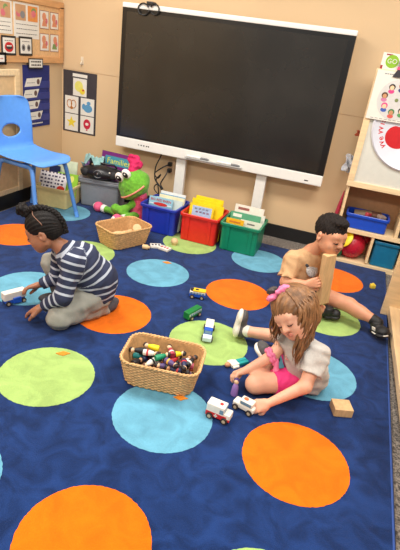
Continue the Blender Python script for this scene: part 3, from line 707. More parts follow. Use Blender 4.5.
prims = [elp(hc, (0.150, 0.105, 0.095), HM, 0.03), elp(hp(0, 0.035, -0.035), (0.142, 0.09, 0.065), HM, 0.02), elp(hp(0, -0.02, 0.03), (0.10, 0.08, 0.085), HM, 0.03),
         cap((-1.60, 3.58, 0.16), (-1.60, 3.58, 0.24), 0.05, 0.05, 0.03),
         cap((-1.63, 3.52, 0.15), (-1.70, 3.46, 0.09), 0.032, 0.03, 0.02), cap((-1.70, 3.46, 0.09), (-1.76, 3.46, 0.10), 0.036, 0.036, 0.02),
         cap((-1.565, 3.55, 0.25), (-1.552, 3.52, 0.29), 0.042, 0.036, 0.02),
         cap((-1.62, 3.58, 0.06), (-1.78, 3.52, 0.045), 0.036, 0.034, 0.02), cap((-1.78, 3.52, 0.045), (-1.90, 3.54, 0.04), 0.03, 0.026, 0.015),
         cap((-1.60, 3.52, 0.055), (-1.65, 3.42, 0.045), 0.036, 0.034, 0.02)]
field('body', prims, 0.006, FG, t, folds(0.002, 0.05, 1), fo)
field('dress', [cap((-1.60, 3.585, 0.07), (-1.595, 3.565, 0.22), 0.078, 0.052, 0.02), cap((-1.58, 3.55, 0.20), (-1.562, 3.53, 0.24), 0.05, 0.045, 0.02)], 0.007, FP, t, folds(0.003, 0.05, 2), fo)
for (a, b, c) in (((-1.89, 3.54, 0.04), (-1.925, 3.545, 0.042), (-1.965, 3.55, 0.044)), ((-1.645, 3.43, 0.045), (-1.665, 3.40, 0.045), (-1.69, 3.365, 0.045))):
    field('sock', [cap(a, b, 0.034, 0.034, 0.01, True, True)], 0.005, FW, t, None, fo)
    sh = field('shoe', [sph(c, 0.043)], 0.006, FP, t, folds(0.001, 0.05, 3), fo)
    field('toe_cap', [sph(V(*c)+unit(V(*c)-V(*b))*0.018, 0.032)], 0.006, FW, sh, None, fo)
for q in (-1, 1):
    e = MB(fo).ell(hp(q*0.038+0.0, 0.042, 0.112), (0.036, 0.03, 0.044), HM).build('eye', FW, t, True)
    MB(fo).ell(hp(q*0.038+0.004, 0.068, 0.116), (0.021, 0.010, 0.028), HM).build('pupil', BLACK, e, True)
    MB(fo).ell(hp(q*0.038+0.010, 0.077, 0.126), (0.006, 0.004, 0.007), HM).build('eye_glint', FW, e, True)
    MB(fo).ell(hp(q*0.014, 0.117, 0.012), (0.005, 0.004, 0.004), HM).build('nostril', BLACK, t, True)
m = MB(fo); pts = []
for a in np.linspace(-1.15, 1.15, 22): pts.append(hp(0.143*math.sin(a), 0.034+0.092*math.cos(a), -0.030))
m.tube(pts, 0.0075, 8); m.build('mouth', mat('frog_mouth', (236, 150, 130), 0.8), t, True)
hb = hp(0.05, -0.03, 0.085)
field('hat', [cap(hb, hb+V(-0.005, 0.02, 0.05), 0.040, 0.036, 0.01), elp(hb+V(-0.035, 0.03, 0.085), (0.034, 0.022, 0.042), roty(-0.3), 0.012), elp(hb+V(0.03, 0.02, 0.06), (0.042, 0.022, 0.036), roty(0.8), 0.012), elp(hb+V(0.0, 0.03, 0.085), (0.04, 0.022, 0.036), roty(-0.2), 0.012)], 0.005, FD, t, folds(0.004, 0.04, 5), fo)

# ------------------------------------------------------------------ wicker baskets
WICK = mat('wicker', (214, 168, 112), 0.6, 0.18, 60, bump=0.15, bscale=150)
WICD = mat('wicker_inner', (196, 150, 98), 0.7, 0.15, 60)
def rr_path(w, d, r, n):
    out = []; segs = [((w-2*r), 0), (math.pi/2*r, 1)]*1
    per = 2*(w-2*r)+2*(d-2*r)+2*math.pi*r
    for i in range(n):
        s = per*i/n; x = y = 0
        L = [(w-2*r), math.pi/2*r, (d-2*r), math.pi/2*r]*2
        k = 0
        while s > L[k]: s -= L[k]; k += 1
        q = k//2
        cxs = ((1, -1), (1, 1), (-1, 1), (-1, -1)); st = ((-(w/2-r), -d/2), (w/2, -(d/2-r)), (w/2-r, d/2), (-w/2, d/2-r))
        di = ((1, 0), (0, 1), (-1, 0), (0, -1))
        if k % 2 == 0: x, y = st[q][0]+di[q][0]*s, st[q][1]+di[q][1]*s; nx, ny = ((0, -1), (1, 0), (0, 1), (-1, 0))[q]
        else:
            a = -math.pi/2+q*math.pi/2+s/r; cx_, cy_ = cxs[q][0]*(w/2-r), cxs[q][1]*(d/2-r); nx, ny = math.cos(a), math.sin(a); x, y = cx_+r*nx, cy_+r*ny
        out.append((x, y, nx, ny))
    return out
def basket(label, loc, rz, w, d, h, taper, rows):
    t = thing('wicker_basket', label, 'basket', loc, rz, 'wicker baskets of toys')
    n = 132; m = MB()
    for i in range(rows):
        z = 0.008+(h-0.014)*i/(rows-1); k = z/h; W, Dp = w-taper*(1-k), d-taper*(1-k)
        m.tube([(x+nx*0.0028*math.cos(math.pi*(q/2)+math.pi*i), y+ny*0.0028*math.cos(math.pi*(q/2)+math.pi*i), z+0.0008*math.sin(q*0.7)) for q, (x, y, nx, ny) in enumerate(rr_path(W, Dp, 0.055, n))], 0.0042, 5, True)
    wv = m.build('weave', WICK, t, True); wv['kind'] = 'stuff'
    m = MB(); b0, b1 = rr_path(w-taper, d-taper, 0.055, 66), rr_path(w, d, 0.055, 66)
    for (x0, y0, _, _), (x1, y1, _, _) in zip(b0, b1): m.tube([(x0, y0, 0.004), (x1, y1, h)], 0.0035, 5)
    st = m.build('stakes', WICK, t, True); st['kind'] = 'stuff'
    m = MB(); m.loft([(w-taper-0.004, d-taper-0.004, 0.053, 0.003), (w-0.004, d-0.004, 0.053, h), (w-0.014, d-0.014, 0.05, h), (w-taper-0.014, d-taper-0.014, 0.05, 0.008)], 8); m.build('lining', WICD, t, 'auto')
    m = MB(); P = [V(x, y, h+0.003) for x, y, _, _ in rr_path(w+0.004, d+0.004, 0.058, 150)]
    for ph in (0, math.pi): m.tube([p+V(nx*0.0036*math.cos(q*1.25+ph), ny*0.0036*math.cos(q*1.25+ph), 0.0036*math.sin(q*1.25+ph)) for q, (p, (_, _, nx, ny)) in enumerate(zip(P, rr_path(w, d, 0.058, 150)))], 0.0048, 6, True)
    m.build('rim', WICK, t, True)
    return t
B1 = (-0.588, 1.708, FL); B1R = 0.16
basket('wicker basket piled with painted peg dolls in the middle of the rug', B1, B1R, 0.350, 0.245, 0.130, 0.045, 16)
B2 = (-1.475, 3.055, FL); B2R = math.radians(64)
basket('wicker basket with plain wooden pieces near the frog plush', B2, B2R, 0.355, 0.265, 0.135, 0.05, 16)

# ---- peg dolls
WSK = [pm('peg_skin_light', (236, 196, 156)), pm('peg_skin_mid', (196, 140, 100)), pm('peg_skin_dark', (110, 70, 50))]
HAIR = [pm('peg_hair_black', (30, 26, 28)), pm('peg_hair_brown', (90, 56, 36)), pm('peg_hair_red', (170, 70, 40))]
def _me(fn, name): m = MB(); fn(m); return m.mesh(name, 'auto')
D_BODY = _me(lambda m: m.lathe([(0.013, 0), (0.0145, 0.004), (0.0135, 0.03), (0.010, 0.046), (0.0065, 0.052)], 12), 'peg_body')
D_HEAD = _me(lambda m: m.ell((0, 0, 0.062), (0.0115, 0.0115, 0.0125), None, 12, 8), 'peg_head')
D_HAIR = _me(lambda m: m.ell((-0.002, 0, 0.0655), (0.0122, 0.0124, 0.0115), None, 12, 8), 'peg_hair')
D_BELT = _me(lambda m: m.lathe([(0.0146, 0.016), (0.0148, 0.017), (0.0144, 0.024), (0.014, 0.025)], 12), 'peg_belt')
def doll(label, body, skin, hair, belt, group):
    t = thing('peg_doll', label, 'toy figure', (0, 0, 0), 0, group)
    for nm, me, mm in (('body', D_BODY, body), ('head', D_HEAD, skin), ('hair', D_HAIR, hair), ('belt', D_BELT, belt)):
        if mm is None: continue
        o = bpy.data.objects.new(nm, me); COL.objects.link(o); o.parent = t
        if not me.materials: me.materials.append(mm)
        o.material_slots[0].link = 'OBJECT'; o.material_slots[0].material = mm
    return t
def lay(t, p, d, spin):
    """put the doll's foot at p with its body along d"""
    q = Vector(d).to_track_quat('Z', 'Y'); t.rotation_mode = 'QUATERNION'; t.rotation_quaternion = q@Vector((0, 0, 1)).rotation_difference(Vector((0, 0, 1))); t.location = p
GP = 'peg dolls in the front basket'
pal = (('yellow', (244, 212, 20)), ('black', (30, 28, 32)), ('navy', (34, 40, 78)), ('green', (20, 130, 80)), ('purple', (90, 70, 120)), ('red', (190, 40, 48)), ('white', (230, 226, 214)), ('dark green', (40, 90, 50)), ('pink', (206, 90, 120)), ('teal', (40, 150, 150)))
order = [1, 2, 6, 7, 4, 1, 2, 5, 1, 6, 3, 2, 4, 1, 8, 2, 7, 1, 6, 2, 9, 1, 4, 2, 5, 6, 1, 2, 1, 7, 6, 1, 2, 4, 1, 8]
g3 = random.Random(21)
cB, sB = math.cos(B1R), math.sin(B1R)
slots = []
for L_ in range(3):
    nx_, ny_ = (6, 3) if L_ < 2 else (5, 2)
    for i in range(nx_):
        for j in range(ny_):
            slots.append((-0.125+0.25*(i+0.5)/nx_+g3.uniform(-.01, .01), -0.075+0.15*(j+0.5)/ny_+g3.uniform(-.008, .008), 0.034+0.026*L_+g3.uniform(0, 0.006)))
for i, (lx, ly, lz) in enumerate(slots):
    cn, rgb = pal[order[i % len(order)]]
    a = g3.uniform(0, 6.28); el = g3.uniform(-0.25, 0.35); d = V(math.cos(a)*math.cos(el), math.sin(a)*math.cos(el), math.sin(el))
    c0 = V(B1[0]+cB*lx-sB*ly, B1[1]+sB*lx+cB*ly, B1[2]+lz); p0 = c0-d*0.036
    bw = lambda q: abs((cB*(q[0]-B1[0])+sB*(q[1]-B1[1]))) < 0.138 and abs(-sB*(q[0]-B1[0])+cB*(q[1]-B1[1])) < 0.084
    if not (bw(p0) and bw(p0+d*0.075)):
        d = V(math.cos(B1R+g3.uniform(-.3, .3)), math.sin(B1R+g3.uniform(-.3, .3)), d[2]*0.5); d = unit(d); p0 = c0-d*0.036
    dl = doll('%s peg doll %s at the %s %s of the front basket pile' % (cn, ('buried low', 'lying midway', 'lying high')[i//18], ('left', 'left', 'middle', 'right')[min(3, int((lx+0.125)/0.0625))], 'front' if ly < -0.025 else ('back' if ly > 0.025 else 'centre')), pm('peg_'+cn.replace(' ', '_'), rgb), WSK[g3.choice((0, 0, 1, 2))], HAIR[g3.choice((0, 0, 1, 2))], pm('peg_'+g3.choice(('white', 'black', 'red')), pal[{'white': 6, 'black': 1, 'red': 5}['white']][1]) if g3.random() < .4 else None, GP)
    lay(dl, p0, d, 0)
def tops(label, body, belt, px, py, pz, ang, el=0.05, skin=0, hair=0):
    c0 = V(B1[0]+cB*px-sB*py, B1[1]+sB*px+cB*py, B1[2]+pz); d = V(math.cos(ang)*math.cos(el), math.sin(ang)*math.cos(el), math.sin(el))
    lay(doll(label, pm('peg_'+body[0], body[1]), WSK[skin], HAIR[hair], belt, GP), c0-d*0.036, d, 0)
tops('yellow peg doll on the top back of the basket pile', ('yellow', pal[0][1]), None, -0.070, 0.050, 0.122, 3.25)
tops('yellow-suited peg doll half buried right of the basket pile', ('yellow', pal[0][1]), pm('peg_black', pal[1][1]), 0.055, 0.055, 0.108, 0.6)
tops('green peg doll on top in the middle of the basket pile', ('bright_green', (16, 140, 96)), None, -0.005, 0.0, 0.118, 0.9)
tops('dark peg doll at the left end of the basket pile', ('black', pal[1][1]), None, -0.125, 0.015, 0.112, 3.6)
tops('white peg doll across the left of the basket pile', ('white', pal[6][1]), pm('peg_red', pal[5][1]), -0.06, 0.005, 0.118, 0.2)
tops('red and white peg doll at the back of the basket pile', ('crimson', (170, 50, 70)), pm('peg_white', pal[6][1]), 0.02, 0.058, 0.116, 2.2)
tops('purple peg doll with gold belt on the front of the basket pile', ('purple', pal[4][1]), pm('peg_gold', (220, 170, 60)), 0.045, -0.035, 0.116, -0.35)
tops('red-chested peg doll at the right of the basket pile', ('navy', pal[2][1]), pm('peg_red', pal[5][1]), 0.10, -0.02, 0.110, -1.2)
tops('black and white peg doll at the far right of the basket pile', ('black', pal[1][1]), pm('peg_white', pal[6][1]), 0.125, 0.02, 0.110, 1.3, 0.2, 2)
# ---- plain wooden pieces in the back basket
PLW = mat('plain_peg_wood', (226, 190, 140), 0.55, 0.1, 30)
c2, s2 = math.cos(B2R), math.sin(B2R)
for i in range(16):
    lx, ly, lz = -0.10+0.2*((i % 8)+0.5)/8+g3.uniform(-.01, .01), (-0.04 if i < 8 else 0.04)+g3.uniform(-.015, .015), 0.045+g3.uniform(0, 0.03)
    a = g3.uniform(0, 6.28); d = unit(V(math.cos(a), math.sin(a), g3.uniform(-0.1, 0.3)))
    c0 = V(B2[0]+c2*lx-s2*ly, B2[1]+s2*lx+c2*ly, B2[2]+lz)
    dl = doll('unpainted wooden peg figure at the %s %s inside the back basket' % (('near', 'far')[i % 8 > 3], ('right', 'left')[i >= 8]), PLW, PLW, None, None, 'plain wooden pieces in the back basket'); lay(dl, c0-d*0.036, d, 0)
m = MB(); m.lathe([(0.03, -0.006), (0.032, -0.003), (0.032, 0.003), (0.03, 0.006)], 20)
o = m.build('wooden_disc', PLW, None, 'auto'); o.location = (-1.385, 3.09, 0.125); o.rotation_euler = (0.9, 0.1, 0.5); tag(o, 'round flat wooden disc propped in the back basket', 'wooden disc')

# ------------------------------------------------------------------ toys on the rug
TYB, TYW, TYG, TYY = pm('toy_blue', (30, 86, 190)), pm('toy_white', (236, 230, 216)), pm('toy_green', (18, 116, 52)), pm('toy_yellow', (240, 196, 40))
TYR = pm('toy_red', (206, 40, 40)); GLS = pm('toy_window', (120, 150, 170), 0.2); TIRE = pm('toy_tire', (52, 44, 40)); HUB = pm('toy_hub', (188, 170, 140))
def wheels(t, xs, hw, r=0.013):
    for x in xs:
        for q in (-1, 1):
            w_ = MB().tube([(x, q*hw, r), (x, q*(hw+0.008), r)], r, 14).build('wheel', TIRE, t, 'auto')
            MB().tube([(x, q*(hw+0.006), r), (x, q*(hw+0.0095), r)], r*0.55, 10).build('hub', HUB, w_, 'auto')
def wins(t, x0, x1, n, y, z0, z1, mm):
    for i in range(n):
        a = x0+(x1-x0)*i/n; w = (x1-x0)/n
        for q in (-1, 1): MB().box2((a+0.002, q*y-0.0008, z0), (a+w-0.002, q*y+0.0008, z1)).build('window', mm, t)
def at_deg(a): return math.radians(a)
# white box truck with blue cab, under the kneeling child's hand
t = thing('toy_truck', 'toy truck with long white box and blue cab under the kneeling child\'s hands', 'toy truck', (-1.560, 1.925, FL), at_deg(64))
MB().box2((-0.062, -0.02, 0.032), (0.062, 0.022, 0.075), 0.003).build('box', TYW, t); MB().box2((-0.055, -0.018, 0.012), (0.055, 0.018, 0.032), 0.003).build('chassis', TYB, t)
MB().box2((-0.015, -0.03, 0.010), (0.03, -0.018, 0.044), 0.004).build('side_cab', TYB, t); wheels(t, (-0.042, 0.045), 0.018, 0.014)
# blue and yellow bus
t = thing('toy_bus', 'toy bus with blue sides and yellow roof near the orange dot', 'toy bus', (-0.70, 2.535, FL), at_deg(12))
MB().box2((-0.05, -0.02, 0.010), (0.05, 0.02, 0.038), 0.004).build('body', TYB, t); MB().box2((-0.048, -0.0205, 0.032), (0.048, 0.0205, 0.046), 0.002).build('white_band', TYW, t)
MB().box2((-0.03, -0.02, 0.046), (0.05, 0.02, 0.057), 0.004).build('roof', TYY, t); wins(t, -0.045, 0.045, 5, 0.0206, 0.034, 0.044, GLS); wheels(t, (-0.03, 0.03), 0.019)
for x in (-0.035, -0.005): MB().box2((x-0.01, -0.012, 0.046), (x+0.01, 0.0, 0.062), 0.003).build('roof_light', TIRE, t)
# green bus
t = thing('toy_bus', 'green toy bus with white windows on the edge of a green dot', 'toy bus', (-0.648, 2.30, FL), at_deg(72))
MB().box2((-0.062, -0.02, 0.010), (0.062, 0.02, 0.052), 0.005).build('body', TYG, t); MB().box2((-0.055, -0.0205, 0.026), (0.055, 0.0205, 0.042), 0.001).build('white_band', pm('toy_pale', (206, 222, 206)), t)
wins(t, -0.05, 0.05, 5, 0.0207, 0.028, 0.040, GLS); wheels(t, (-0.036, 0.036), 0.019)
MB().box2((0.0615, -0.015, 0.026), (0.063, 0.015, 0.044)).build('windscreen', GLS, t)
# white truck with blue cab
t = thing('toy_truck', 'white toy pickup with blue cab lying on the green dot', 'toy truck', (-0.508, 2.165, FL), at_deg(-78))
MB().box2((-0.085, -0.022, 0.022), (0.012, 0.022, 0.052), 0.003).build('cargo_bed', TYW, t); MB().box2((0.014, -0.023, 0.012), (0.048, 0.023, 0.06), 0.006).build('cab', TYB, t)
MB().box2((0.048, -0.024, 0.010), (0.088, 0.024, 0.036), 0.006).build('hood', pm('toy_pale_blue', (206, 224, 232)), t); MB().box2((0.0475, -0.018, 0.038), (0.0495, 0.018, 0.055)).build('windscreen', GLS, t); wheels(t, (-0.055, 0.06), 0.022, 0.015)
# ambulance
t = thing('toy_ambulance', 'white toy ambulance with red lower stripe in front of the basket', 'toy ambulance', (-0.270, 1.578, FL), at_deg(-6))
MB().box2((-0.052, -0.024, 0.012), (0.028, 0.024, 0.072), 0.005).build('body', TYW, t); MB().box2((0.024, -0.023, 0.012), (0.055, 0.023, 0.045), 0.006).build('hood', TYW, t)
MB().box2((-0.0525, -0.0248, 0.012), (0.040, 0.0248, 0.034), 0.001).build('red_stripe', TYR, t)
fr_ = ((0, -0.0248, 0), (1, 0, 0), (0, 0, 1))
m = MB(); m.rect(fr_, -0.014, 0.002, 0.0205, 0.0255, 0, 0.001); m.rect(fr_, -0.0085, -0.0035, 0.015, 0.031, 0, 0.001); m.build('cross', TYW, t)
for q in (-1, 1): MB().box2((0.008, q*0.0242-0.0008, 0.04), (0.025, q*0.0242+0.0008, 0.06)).build('window', GLS, t)
MB().box2((0.0275, -0.018, 0.046), (0.029, 0.018, 0.066)).build('windscreen', GLS, t); MB().ell((0.006, 0.0, 0.073), (0.008, 0.008, 0.005)).build('roof_light', TYR, t, True)
MB().box2((0.030, -0.0245, 0.014), (0.056, -0.022, 0.024)).build('red_fender', TYR, t); wheels(t, (-0.032, 0.034), 0.024, 0.0145)
# white car at the girl's hand
t = thing('toy_car', 'small white toy car with orange roof light at the girl\'s fingers', 'toy car', (-0.180, 1.675, FL), at_deg(-14))
MB().box2((-0.052, -0.022, 0.012), (0.05, 0.022, 0.036), 0.006).build('body', TYW, t); MB().box2((-0.022, -0.02, 0.036), (0.04, 0.02, 0.058), 0.006).build('cabin', TYW, t)
MB().ell((0.0, 0.0, 0.060), (0.011, 0.009, 0.005)).build('roof_light', pm('toy_orange', (222, 110, 60)), t, True)
for q in (-1, 1): MB().box2((-0.016, q*0.02-0.001, 0.04), (0.034, q*0.02+0.001, 0.054)).build('window', GLS, t)
wheels(t, (-0.034, 0.032), 0.021, 0.014)
# purple standing doll in the girl's other hand
t = thing('toy_figure', 'wooden figure in a purple dress held upright by the girl', 'toy figure', (-0.248, 1.752, FL), 0.0)
MB().lathe([(0.016, 0), (0.017, 0.005), (0.0145, 0.04), (0.010, 0.058), (0.006, 0.062)], 14).build('dress', pm('fig_purple', (156, 120, 190)), t, 'auto')
MB().ell((0, 0, 0.074), (0.012, 0.012, 0.014)).build('head', WSK[0], t, True); MB().ell((0.0, 0.003, 0.077), (0.0135, 0.0125, 0.0135)).build('hair', pm('fig_hair', (70, 44, 110)), t, True)
# teal-trousered figure lying on the rug
t = thing('toy_figure', 'wooden figure with white shirt and teal trousers lying beside the girl', 'toy figure', (-0.300, 1.980, FL), math.atan2(0.106, 0.09))
for q in (-1, 1): MB().box2((0.005, q*0.0105-0.0095, 0.0), (0.065, q*0.0105+0.0095, 0.016), 0.004).build('leg', pm('fig_teal', (20, 150, 150)), t)
MB().box2((-0.038, -0.021, 0.0), (0.006, 0.021, 0.018), 0.005).build('torso', TYW, t)
for q in (-1, 1): MB().box2((-0.036, q*0.026-0.006, 0.0), (0.0, q*0.026+0.006, 0.012), 0.004).build('arm', TYW, t)
MB().ell((-0.052, 0, 0.012), (0.016, 0.014, 0.012)).build('head', WSK[1], t, True)
# blocks
m = MB(); m.box((0, 0, 0.02), (0.084, 0.075, 0.04), None, 0.003); o = m.build('wooden_block', WOODB); o.location = (0.222, 1.868, FL); o.rotation_euler = (0, 0, math.radians(20)); tag(o, 'square natural wood block on the rug behind the girl', 'block')
m = MB(); m.box((0, 0, 0.014), (0.034, 0.03, 0.028), None, 0.003); m.lathe([(0.008, 0.028), (0.009, 0.034), (0.006, 0.037)], 10); o = m.build('yellow_block', pm('toy_bright_yellow', (236, 206, 70)), None, 'auto'); o.location = (0.346, 3.363, FL); o.rotation_euler = (0, 0, 0.4); tag(o, 'tiny yellow toy piece on the rug near the boy\'s foot', 'toy piece')
TAPE = pm('tape_orange', (226, 134, 30), 0.8)
for (x, y, a, lb) in ((-1.072, 1.65, 0.5, 'small orange scrap on the far left green dot'), (-1.054, 2.904, 0.2, 'small orange scrap on the light blue dot by the basket'), (-0.456, 1.615, 0.3, 'small orange scrap poking out from under the front basket')):
    m = MB(); m.add([(r_*math.cos(q)*1.5, r_*math.sin(q), z) for z in (0, 0.004) for q, r_ in ((0, .022), (.7, .014), (1.5, .018), (2.4, .013), (3.1, .022), (4.0, .014), (4.8, .017), (5.6, .013))], [tuple(range(8))[::-1], tuple(range(8, 16))]+[(i, (i+1) % 8, 8+(i+1) % 8, 8+i) for i in range(8)])
    o = m.build('orange_scrap', TAPE); o.location = (x, y, FL); o.rotation_euler = (0, 0, a); tag(o, lb, 'scrap', 'orange scraps on the rug')
for i, (x, y, a, lb, c) in enumerate(((-1.235, 3.12, 0.5, 'white picture tile with dark marks beside the back basket', (70, 70, 90)), (-1.16, 3.115, -0.2, 'white picture tile with red marks beside the back basket', (190, 50, 60)))):
    t = thing('picture_tile', lb, 'tile', (x, y, FL), a, 'picture tiles by the back basket')
    MB().box((0, 0, 0.009), (0.085, 0.06, 0.018), None, 0.003).build('tile', TYW, t)
    m = MB()
    for q in range(3): m.box((-0.024+0.024*q, 0.004*(q % 2), 0.0185), (0.013, 0.026, 0.001))
    m.build('print', pm('tile_'+str(i), c), t)
t = thing('wooden_peg', 'round wooden peg standing beside the blue bin on the green dot', 'peg', (-1.135, 3.245, FL)); MB().ell((0, 0, 0.028), (0.028, 0.028, 0.028)).build('ball', PLW, t, True); MB().lathe([(0.018, 0), (0.018, 0.008), (0.012, 0.012)], 12).build('base', PLW, t)
t = thing('wooden_peg', 'short wooden peg lying against the back basket corner', 'peg', (-1.285, 3.03, FL)); MB().tube([(-0.018, 0, 0.018), (0.022, 0.01, 0.018)], 0.018, 14).build('barrel', PLW, t, 'auto'); MB().tube([(0.022, 0.01, 0.018), (0.034, 0.013, 0.018)], 0.011, 12).build('tip', PLW, t, 'auto')

# ------------------------------------------------------------------ tall wooden shelf on the right
SY = 3.73
t = thing('shelf_unit', 'tall birch shelf unit with a white board on its upper front', 'shelf', (0.55, 3.85, 0.0)); o2 = tuple(t.location)
MB(o2).box2((0.0, SY, -0.012), (0.02, 3.97, 0.62), 0.002).build('side_panel', WOOD, t)
MB(o2).box2((1.10, SY, -0.012), (1.12, 3.97, 1.39), 0.002).build('side_panel', WOOD, t)
MB(o2).box2((0.02, 3.955, 0.0), (1.10, 3.968, 0.62)).build('back_panel', mat('shelf_back', (176, 132, 92), 0.6, 0.06), t)
MB(o2).box2((0.02, SY, -0.012), (1.10, 3.955, 0.022), 0.002).build('bottom_shelf', WOODH, t)
MB(o2).box2((0.02, SY, 0.25), (1.10, 3.955, 0.28), 0.002).build('middle_shelf', WOODH, t)
MB(o2).box2((0.275, SY+0.005, 0.035), (0.295, 3.955, 0.25), 0.002).build('divider', WOOD, t)
MB(o2).box2((0.505, SY, 0.035), (0.525, 3.955, 0.25), 0.002).build('divider', WOOD, t)
MB(o2).box2((0.425, SY+0.005, 0.28), (0.45, 3.955, 0.605), 0.002).build('divider', WOOD, t)
MB(o2).box2((-0.01, SY-0.022, 0.605), (1.12, SY+0.02, 0.645), 0.003).build('board_rail', WOODH, t)
MB(o2).box2((0.0, SY+0.02, 0.605), (1.12, 3.97, 0.625), 0.002).build('upper_shelf', WOODH, t)
MB(o2).box2((-0.01, SY-0.022, 0.645), (0.035, SY+0.02, 1.39), 0.003).build('board_stile', WOOD, t)
MB(o2).box2((0.035, SY-0.008, 0.645), (1.10, SY+0.008, 1.385)).build('white_board', mat('board_white', (214, 213, 202), 0.3, 0.02), t)
MB(o2).box2((-0.01, SY-0.022, 1.385), (1.12, SY+0.06, 1.41), 0.003).build('top_rail', WOODH, t)
fs = lambda d: ((0, SY-0.008-d, 0), (1, 0, 0), (0, 0, 1))
# round white tray with red apple
t = thing('round_wish_board', 'round white board with red apple and red lettering on the shelf front', 'sign', (0.34, SY-0.01, 0.78)); o2 = tuple(t.location)
DC = (0.345, 1.062)
M_ = rotx(math.pi/2)
MB(o2).lathe([(0.285, 0.0), (0.288, 0.012), (0.278, 0.020), (0.266, 0.010), (0.001, 0.008)], 48, (DC[0], SY-0.0085, DC[1]), M_).build('tray', mat('tray_white', (218, 218, 226), 0.3, 0.01), t, 'auto')
AC = (0.245, 1.0)
m = MB(o2); m.poly(fs(0.009), [(AC[0]+0.085*math.cos(a)*(1-0.10*max(0, math.sin(a))**6), AC[1]+0.08*math.sin(a)-0.014*max(0, math.sin(a))**16) for a in np.linspace(0, 2*math.pi, 40, endpoint=False)], 0, 0.0012); m.build('apple', RED, t)
m = MB(o2); m.poly(fs(0.009), [(AC[0]-0.006, AC[1]+0.065), (AC[0]+0.006, AC[1]+0.065), (AC[0]+0.02, AC[1]+0.115), (AC[0]+0.008, AC[1]+0.115)], 0, 0.0012); m.build('apple_stem', RED, t)
ang = 3.74
for ch in 'We Wish You Well':
    if ch == ' ': ang -= 0.10; continue
    ux, uz = math.cos(ang), math.sin(ang)
    text('letter', ch, 0.056, ((DC[0]+0.226*ux, SY-0.0175, DC[1]+0.226*uz), (1, 0, 0), (0, 0, 1)), RED, t, o2, ang-math.pi/2, bold=0.0009)
    ang -= {'W': 0.19, 'i': 0.10, 'l': 0.10}.get(ch, 0.15)
# poster with a wheel of children's faces
t = thing('wheel_poster', 'white poster with a wheel of children\'s faces on the shelf front', 'poster', (0.16, SY-0.03, 1.09)); o2 = tuple(t.location)
MB(o2).box2((0.0, SY-0.034, 1.092), (0.36, SY-0.031, 1.405)).build('sheet', PAPER, t)
WC = (0.168, 1.232)
ff = ((0, SY-0.034, 0), (1, 0, 0), (0, 0, 1))
MB(o2).disc(ff, WC, 0.125, 0.13, 0, 0.0008, 36).build('wheel', pm('wheel_grey', (206, 202, 198)), t)
hairs = [(40, 30, 28), (80, 50, 30), (214, 60, 130), (60, 120, 70), (40, 30, 28), (120, 70, 40), (60, 40, 40), (190, 80, 60)]
tops_ = [(214, 60, 130), (200, 120, 160), (60, 90, 170), (210, 90, 80), (90, 150, 90), (220, 160, 70), (190, 60, 60), (60, 60, 120)]
for i in range(8):
    a = 2.2+i*math.pi/4; c = (WC[0]+0.083*math.cos(a), WC[1]+0.086*math.sin(a))
    MB(o2).disc(ff, (c[0], c[1]-0.02), 0.02, 0.014, 0.0008, 0.0014, 12).build('drawn_shirt', pm('wheel_shirt_%d' % i, tops_[i]), t)
    MB(o2).disc(ff, (c[0], c[1]+0.008), 0.021, 0.02, 0.0014, 0.0018, 12).build('drawn_hair', pm('wheel_hair_%d' % i, hairs[i]), t)
    MB(o2).disc(ff, (c[0], c[1]+0.003), 0.014, 0.015, 0.0018, 0.0024, 12).build('drawn_face', WSK[i % 2], t)
MB(o2).disc(ff, WC, 0.012, 0.012, 0.0008, 0.0016, 12).build('wheel_pin', pm('wheel_pin', (120, 130, 80)), t)
m = MB(o2)
for i in range(6): m.rect(ff, 0.05+0.015*i, 0.062+0.015*i, 1.383, 1.389, 0, 0.0008)
for i in range(10): m.rect(ff, 0.03+0.03*i, 0.05+0.03*i, 1.101, 1.104, 0, 0.0008)
m.build('print', SKIN_T[4], t)
# GO sign and paper figure on top
t = thing('go_sign', 'white card with a green GO circle on top of the shelf', 'sign', (0.07, SY, 1.41)); o2 = tuple(t.location)
MB(o2).box2((0.008, SY-0.004, 1.411), (0.135, SY, 1.512)).build('card', PAPER, t)
f2 = ((0, SY-0.004, 0), (1, 0, 0), (0, 0, 1))
MB(o2).disc(f2, (0.075, 1.462), 0.042, 0.04, 0, 0.0012, 28).build('green_circle', pm('go_green', (132, 178, 30)), t)
text('lettering', 'GO', 0.042, ((0.075, SY-0.0054, 1.462), (1, 0, 0), (0, 0, 1)), PAPER, t, o2)
m = MB(o2); m.rect(f2, 0.03, 0.07, 1.497, 1.505, 0, 0.001); m.rect(f2, 0.008, 0.022, 1.411, 1.434, 0, 0.001); m.build('red_mark', pm('mark_maroon', (150, 30, 40)), t)
t = thing('paper_child', 'paper cut-out child with black hair and pink scarf atop the shelf', 'cut-out', (0.165, SY-0.04, 1.37)); o2 = tuple(t.location)
f3 = ((0, SY-0.04, 0), (1, 0, 0), (0, 0, 1))
MB(o2).poly(f3, [(0.10, 1.372), (0.21, 1.372), (0.195, 1.425), (0.125, 1.425)], 0, 0.003).build('coat', pm('cut_black', (46, 42, 48)), t)
MB(o2).rect(f3, 0.118, 0.205, 1.418, 1.436, 0.003, 0.005).build('scarf', pm('cut_pink', (226, 70, 120)), t)
MB(o2).disc(f3, (0.16, 1.468), 0.04, 0.04, 0, 0.003, 18).build('hair', pm('cut_black', (46, 42, 48)), t); MB(o2).disc(f3, (0.165, 1.458), 0.026, 0.026, 0.003, 0.004, 16).build('face', WSK[0], t)
